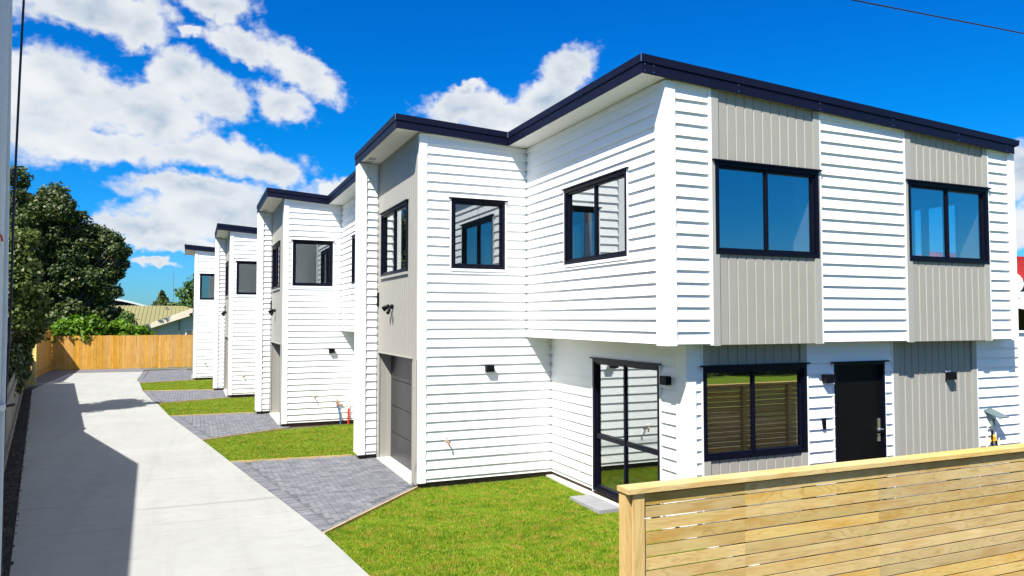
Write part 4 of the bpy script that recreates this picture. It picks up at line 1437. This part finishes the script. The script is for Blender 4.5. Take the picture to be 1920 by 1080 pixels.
# ------------------------------------------------------------------ neighbour on the left (stands outside the frame, its roof shades the drive)
nb = empty('neighbour_house', (-8, 12, 0))
tag(nb, 'dark timber neighbouring house left of the drive whose sloping roof shades the concrete', 'house')
X0, XB = -4.34, -11.0
K = 0.617
prof = [(-3.0, 0.0), (-3.0, 5.46), (14.15, 5.46), (20.98, 2.8), (21.6, 2.8), (21.6, 0.0)]
m = MB((-8, 12, 0))
m.prism([(X0 - 0.05, y, z if z == 0 else z - 0.16) for y, z in prof], [(XB, y, z if z == 0 else z - 0.16) for y, z in prof])
m.v = [(x + max(0.0, 14.15 - y) * 0.0487, y, z) for x, y, z in m.v]
m.build('wall', DARKW, nb)
m = MB((-8, 12, 0))
rp = [(-3.2, 5.46), (14.15, 5.46), (20.98, 2.8), (21.65, 2.8)]
m.prism([(X0, y, z) for y, z in rp] + [(X0, y, z - 0.15) for y, z in reversed(rp)], [(XB - .3, y, z) for y, z in rp] + [(XB - .3, y, z - 0.15) for y, z in reversed(rp)])
m.v = [(x + max(0.0, 14.15 - y) * 0.0487, y, z) for x, y, z in m.v]
m.build('roof', NAVY, nb)

sh = empty('added_shadow_block', (-6.5, 29, 0))  # added block, shaped to cast the straight shadow edge along the drive
tag(sh, 'added long low shadow-casting block with leafy creeper just behind the grey fence', 'shed')
def shx(y, d=0.0): return -4.26 - 0.1445 * (y - 21.7) - d
m = MB((-6.5, 29, 0))
m.hexa([(shx(21.7, .05), 21.7, 0), (shx(37.6, .05), 37.6, 0), (shx(37.6, 3), 37.6, 0), (shx(21.7, 3), 21.7, 0), (shx(21.7, .05), 21.7, 2.5), (shx(37.6, .05), 37.6, 2.5), (shx(37.6, 3), 37.6, 2.9), (shx(21.7, 3), 21.7, 2.9)])
m.build('wall', DARKW, sh)
m = MB((-6.5, 29, 0))
m.hexa([(shx(21.7), 21.66, 2.52), (shx(37.7), 37.7, 2.52), (shx(37.7, 3.1), 37.7, 2.92), (shx(21.66, 3.1), 21.66, 2.92), (shx(21.66), 21.66, 2.60), (shx(37.7), 37.7, 2.60), (shx(37.7, 3.1), 37.7, 3.0), (shx(21.66, 3.1), 21.66, 3.0)])
m.build('roof', NAVY, sh)
cs, rs = [], []
for i in range(120):
    y = random.uniform(22, 36.0); zz = random.uniform(1.0, 2.2)
    cs.append((shx(y) + random.uniform(-.02, .10), y, zz)); rs.append(random.uniform(.12, .26))
tag(leaves_mesh('creeper', cs, rs, 190, 0.075, L_DARK, seed=91), kind='stuff')

# ------------------------------------------------------------------ far roofs beyond the end fence
ROOF_OLIVE = simple("olive_iron_roof", (0.20, 0.185, 0.075), 0.6, 0.0, var=0.08, scale=0.4)
ROOF_PALE = simple("pale_iron_roof", (0.62, 0.54, 0.42), 0.6, var=0.08, scale=0.6)
WALL_PALE = simple("pale_green_wall", (0.42, 0.47, 0.44), 0.7, var=0.05)
ROOF_W = simple("white_metal_roof", (0.55, 0.57, 0.60), 0.5, var=0.04)
ROOF_RED = simple("red_tile_roof", (0.42, 0.035, 0.02), 0.6, var=0.12, scale=3)
TANW = simple("tan_wall", (0.30, 0.25, 0.2), 0.8, var=0.05)
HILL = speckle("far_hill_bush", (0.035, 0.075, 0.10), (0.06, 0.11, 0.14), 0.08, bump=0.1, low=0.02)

h1 = empty('olive_roofed_house', (-3, 70, 0))
tag(h1, 'low house with a wide olive green corrugated roof beyond the end fence', 'house')
m = MB((-3, 70, 0)); m.box(-10.5, 3.2, 66.3, 76, 0, 2.4); m.build('wall', WALL_PALE, h1)
m = MB((-3, 70, 0))
m.v = [(-11.2, 65.6, 2.35), (3.8, 65.6, 2.35), (3.8, 77, 2.35), (-11.2, 77, 2.35), (-6.6, 71.2, 4.05), (-0.8, 71.2, 4.05)]
m.f = [(0, 1, 5, 4), (1, 2, 5), (2, 3, 4, 5), (3, 0, 4), (3, 2, 1, 0)]
m.build('roof', ROOF_OLIVE, h1)
m = MB((-3, 70, 0))
for i in range(48):
    t = i / 48
    x0 = -11.1 + 14.8 * t
    xt = max(-6.6, min(-0.8, x0)); k_ = 1.0
    if x0 < -6.6: k_ = (x0 + 11.2) / 4.6
    if x0 > -0.8: k_ = (3.8 - x0) / 4.6
    y1, z1 = 65.6 + 5.6 * k_, 2.35 + 1.7 * k_
    m.hexa([(x0, 65.6, 2.36), (x0 + .07, 65.6, 2.36), (x0 + .07, y1, z1 + .01), (x0, y1, z1 + .01), (x0, 65.6, 2.40), (x0 + .07, 65.6, 2.40), (x0 + .07, y1, z1 + .04), (x0, y1, z1 + .04)])
m.build('roof_ribs', ROOF_OLIVE, h1, kind='stuff')
m = MB((-3, 70, 0)); m.box(-2.25, -2.05, 70, 70.2, 3.5, 3.95); m.build('roof_vent', GREYP, h1)

h2 = empty('pale_roofed_house', (0, 58, 0))
tag(h2, 'house with pale iron gable roof and pale green wall behind the end fence', 'house')
gy = 58.0
gl = [(-2.72, 2.42), (1.6, 4.05), (5.9, 2.42)]
m = MB((0, 58, 0))
m.prism([(-2.3, gy + .5, 0), (5.5, gy + .5, 0), (5.5, gy + .5, 2.44), (1.6, gy + .5, 3.9), (-2.3, gy + .5, 2.44)], [(-2.3, gy + 9, 0), (5.5, gy + 9, 0), (5.5, gy + 9, 2.44), (1.6, gy + 9, 3.9), (-2.3, gy + 9, 2.44)])
m.build('wall', WALL_PALE, h2)
m = MB((0, 58, 0))
m.prism([(-2.72, gy, 2.34), (1.6, gy, 3.97), (5.9, gy, 2.34), (5.9, gy, 2.42), (1.6, gy, 4.06), (-2.72, gy, 2.42)], [(-2.72, gy + 9.5, 2.34), (1.6, gy + 9.5, 3.97), (5.9, gy + 9.5, 2.34), (5.9, gy + 9.5, 2.42), (1.6, gy + 9.5, 4.06), (-2.72, gy + 9.5, 2.42)])
m.build('roof', ROOF_PALE, h2)
m = MB((0, 58, 0))
m.prism([(-2.86, gy - .04, 2.24), (1.6, gy - .04, 3.80), (1.6, gy - .04, 4.36), (-3.2, gy - .04, 2.50)], [(-2.86, gy - .005, 2.24), (1.6, gy - .005, 3.80), (1.6, gy - .005, 4.36), (-3.2, gy - .005, 2.50)])
m.build('barge_board', ROOF_PALE, h2)
m = MB((0, 58, 0)); m.box(-0.55, 0.35, gy + .44, gy + .498, 1.55, 2.15); wf = m.build('window', TRIM, h2)
m = MB((0, 58, 0)); m.box(-0.48, 0.28, gy + .42, gy + .438, 1.62, 2.08); m.build('pane', GLASS, wf)
m = MB((0, 58, 0)); m.tube([(-0.95, gy + .35, 1.2), (-0.95, gy + .35, 2.35), (-0.95, gy + .35, 2.9)], 0.04, 8); m.build('mast_pipe', GREYP, h2)

m = MB(); m.tube([(-2.6, 110, 0), (-2.6, 110, 9.2)], 0.05, 6, 0.03)
tag(m.build('radio_mast', GREYP), 'thin distant mast standing above the roofs', 'mast')

m = MB((-13, 150, 0))
arc = [(-21 + 14 * t, 4.6 + 2.1 * math.sin(math.pi * (0.2 + 0.75 * t))) for t in [i / 14 for i in range(15)]]
arcm = empty('arched_roof_hall', (-13, 150, 0))
tag(arcm, 'distant hall with a pale curved roof behind the big tree', 'building')
m.prism([(x, 150, z) for x, z in arc] + [(x, 150, z - .35) for x, z in reversed(arc)], [(x, 175, z) for x, z in arc] + [(x, 175, z - .35) for x, z in reversed(arc)])
m.build('roof', ROOF_W, arcm)
m = MB((-13, 150, 0)); m.prism([(x, 151, z - .36) for x, z in arc] + [(-7, 151, 0), (-21, 151, 0)], [(x, 174, z - .36) for x, z in arc] + [(-7, 174, 0), (-21, 174, 0)])
m.build('wall', NAVY, arcm)

# far wooded hills
hv, hf = [], []
for j in range(2):
    pass
nx_ = 160
for i in range(nx_ + 1):
    a = -1.4 + 2.9 * i / nx_
    hh = 15 + 7 * math.sin(a * 5.1 + 1.0) + 4 * math.sin(a * 13 + .4) + 2.0 * math.sin(a * 37) + random.uniform(0, 1.6)
    for dist, h in ((900, -1), (1150, hh), (1500, -1)):
        hv.append((dist * math.sin(a), dist * math.cos(a), h))
for i in range(nx_):
    for k in range(2):
        hf.append((i * 3 + k, (i + 1) * 3 + k, (i + 1) * 3 + k + 1, i * 3 + k + 1))
me = bpy.data.meshes.new('hills'); me.from_pydata(hv, [], hf)
for p in me.polygons: p.use_smooth = True
tag(link('hills', me, HILL), kind='structure')
# mass of far trees and roofs at the foot of the hills
cs, rs = [], []
for i in range(150):
    a = random.uniform(-0.9, 1.25)
    if 0.02 < a < 0.95: continue
    d = random.uniform(180, 420)
    r_ = random.uniform(2.2, 4.5)
    cs.append((d * math.sin(a), d * math.cos(a), r_ * .4)); rs.append(r_)
tag(leaves_mesh('far_treeline', cs, rs, 0.35, 2.2, L_DARK, seed=77), kind='stuff')

# ------------------------------------------------------------------ houses on the right
h3 = empty('red_roofed_house', (30, 18, 0))
tag(h3, 'house with a bright red tiled roof at the right edge behind the nearest townhouse', 'house')
m = MB((30, 18, 0)); m.box(25.2, 40, 17.0, 27, 0, 4.3); m.build('wall', TANW, h3)
m = MB((30, 18, 0))
m.v = [(24.6, 16.4, 4.22), (41, 16.4, 4.22), (41, 28, 4.22), (24.6, 28, 4.22), (29.5, 22.2, 5.85), (36, 22.2, 5.85)]
m.f = [(0, 1, 5, 4), (1, 2, 5), (2, 3, 4, 5), (3, 0, 4), (3, 2, 1, 0)]
m.build('roof', ROOF_RED, h3)
m = MB((30, 18, 0))
for r_i in range(20):
    t0 = r_i / 20
    y = 16.4 + 5.8 * t0; z = 4.22 + 1.63 * t0
    x0, x1 = 24.6 + 4.9 * t0, 41 - 5 * t0
    m.hexa([(x0, y, z), (x1, y, z), (x1, y + .29, z + .08), (x0, y + .29, z + .08), (x0, y - .02, z + .05), (x1, y - .02, z + .05), (x1, y + .29, z + .095), (x0, y + .29, z + .095)])
m.build('tile_courses', ROOF_RED, h3, kind='stuff')
# satellite dish
m = MB((0, 0, 0))
ds = empty('satellite_dish', (21.9, 14.0, 3.6))
tag(ds, 'round pale satellite dish on the white roof at the right edge', 'satellite dish')
bm = bmesh.new()
bmesh.ops.create_circle(bm, segments=20, radius=0.36, cap_ends=True)
bmesh.ops.inset_region(bm, faces=list(bm.faces), thickness=0.18, depth=-0.07)
r0 = bmesh.ops.solidify(bm, geom=list(bm.faces), thickness=0.012)
me = bpy.data.meshes.new('dish'); bm.to_mesh(me); bm.free()
o = link('dish', me, simple("dish_grey", (0.5, 0.5, 0.5), 0.4), ds, (0, 0, 0.45)); o.rotation_euler = (R(70), 0, R(-35))
m = MB(); m.tube([(0, 0.1, -0.45), (0, 0.12, 0.4)], 0.025, 8); m.build('mast', GREYP, ds)
m = MB(); m.tube([(0, 0, 0.3), (-0.12, -0.42, 0.42)], 0.012, 6); m.build('feed_arm', GREYP, ds)
h4 = empty('white_roofed_shed', (22, 12, 0))
tag(h4, 'low shed with white metal roof and dark open side at the right edge', 'shed')
m = MB((22, 12, 0))
m.hexa([(20.2, 11.6, 3.02), (30, 11.6, 3.02), (30, 15.5, 3.75), (20.2, 15.5, 3.75), (20.2, 11.6, 3.10), (30, 11.6, 3.10), (30, 15.5, 3.83), (20.2, 15.5, 3.83)])
m.build('roof', ROOF_W, h4)
m = MB((22, 12, 0)); m.box(20.15, 30, 11.52, 11.595, 2.92, 3.07); m.build('fascia', TRIM, h4)
m = MB((22, 12, 0)); m.box(20.6, 29.8, 14.6, 15.2, 0, 3.4); m.build('wall', DARKW, h4)
for x in (20.6, 24.6, 29.2):
    m = MB((22, 12, 0)); m.box(x, x + .12, 11.9, 12.02, 0, 3.04); m.build('post', DARKW, h4)

# ------------------------------------------------------------------ white street pole with cable at the left edge
POLE = simple("pale_grey_pole", (0.50, 0.53, 0.58), 0.55, 0.0, var=0.06, scale=12, bump=0.15, bscale=120)
PX, PY = -0.787, 3.212
lp = empty('street_pole', (PX, PY, 0))
tag(lp, 'pale grey street pole with a side conduit at the left edge of the view', 'pole')
m = MB((PX, PY, 0)); m.tube([(PX, PY, -0.1), (PX, PY, 7.0)], 0.155, 28, 0.13)
m.build('shaft', POLE, lp, smooth=True)
m = MB((PX, PY, 0)); m.tube([(PX + 0.145, PY + 0.03, 0.0), (PX + 0.141, PY + 0.03, 3.0), (PX + 0.128, PY + 0.03, 4.2), (PX + 0.125, PY + 0.03, 6.6)], 0.014, 12)
m.build('conduit', POLE, lp, smooth=True)
m = MB((PX, PY, 0)); m.tube([(PX, PY, 2.635), (PX, PY, 2.655)], 0.160, 28); m.build('band', POLE, lp)
m = MB((PX, PY, 0))
m.tube([(x - 0.015, y, z) for x, y, z in [(-0.6430, 3.1475, 3.2475), (-0.6398, 3.1545, 3.2628), (-0.6358, 3.1652, 3.2718), (-0.6318, 3.1788, 3.2695), (-0.6296, 3.1880, 3.2505)]], 0.0040, 6)
m.build('red_paint_mark', REDP, lp)
m = MB()
cab = [(-0.63, 3.30, 0.4), (-0.637, 3.30, 1.4), (-0.641, 3.30, 2.015), (-0.645, 3.30, 2.37), (-0.643, 3.30, 2.65), (-0.637, 3.30, 2.863), (-0.634, 3.30, 3.044), (-0.634, 3.30, 3.306), (-0.631, 3.30, 3.591), (-0.626, 3.30, 3.9), (-0.62, 3.30, 4.191), (-0.615, 3.30, 4.9), (-0.62, 3.30, 6.0), (-0.66, 3.28, 6.8)]
m.tube(cab, 0.0042, 8)
tag(m.build('hanging_cable', RUBBER, smooth=True), 'thin black cable hanging down beside the pale pole', 'cable')
m = MB(); m.tube([(PX + .13, PY - .02, 2.645), (PX + .17, PY + .09, 2.645)], 0.006, 6)
tag(m.build('cable_clip', BLACKP), 'small black clip holding the cable to the pole', 'clip')

# overhead power line
def sag(p, q, n=24, s=0.25):
    p, q = Vector(p), Vector(q)
    return [tuple(p + (q - p) * (i / n) - Vector((0, 0, s * 4 * (i / n) * (1 - i / n)))) for i in range(n + 1)]
m = MB(); m.tube(sag((-14.0, 8.95, 7.85), (30.0, 8.35, 8.6), 40, 0.12), 0.011, 6)
tag(m.build('power_line', RUBBER, smooth=True), 'single dark overhead wire crossing the blue sky at the top right', 'wire')
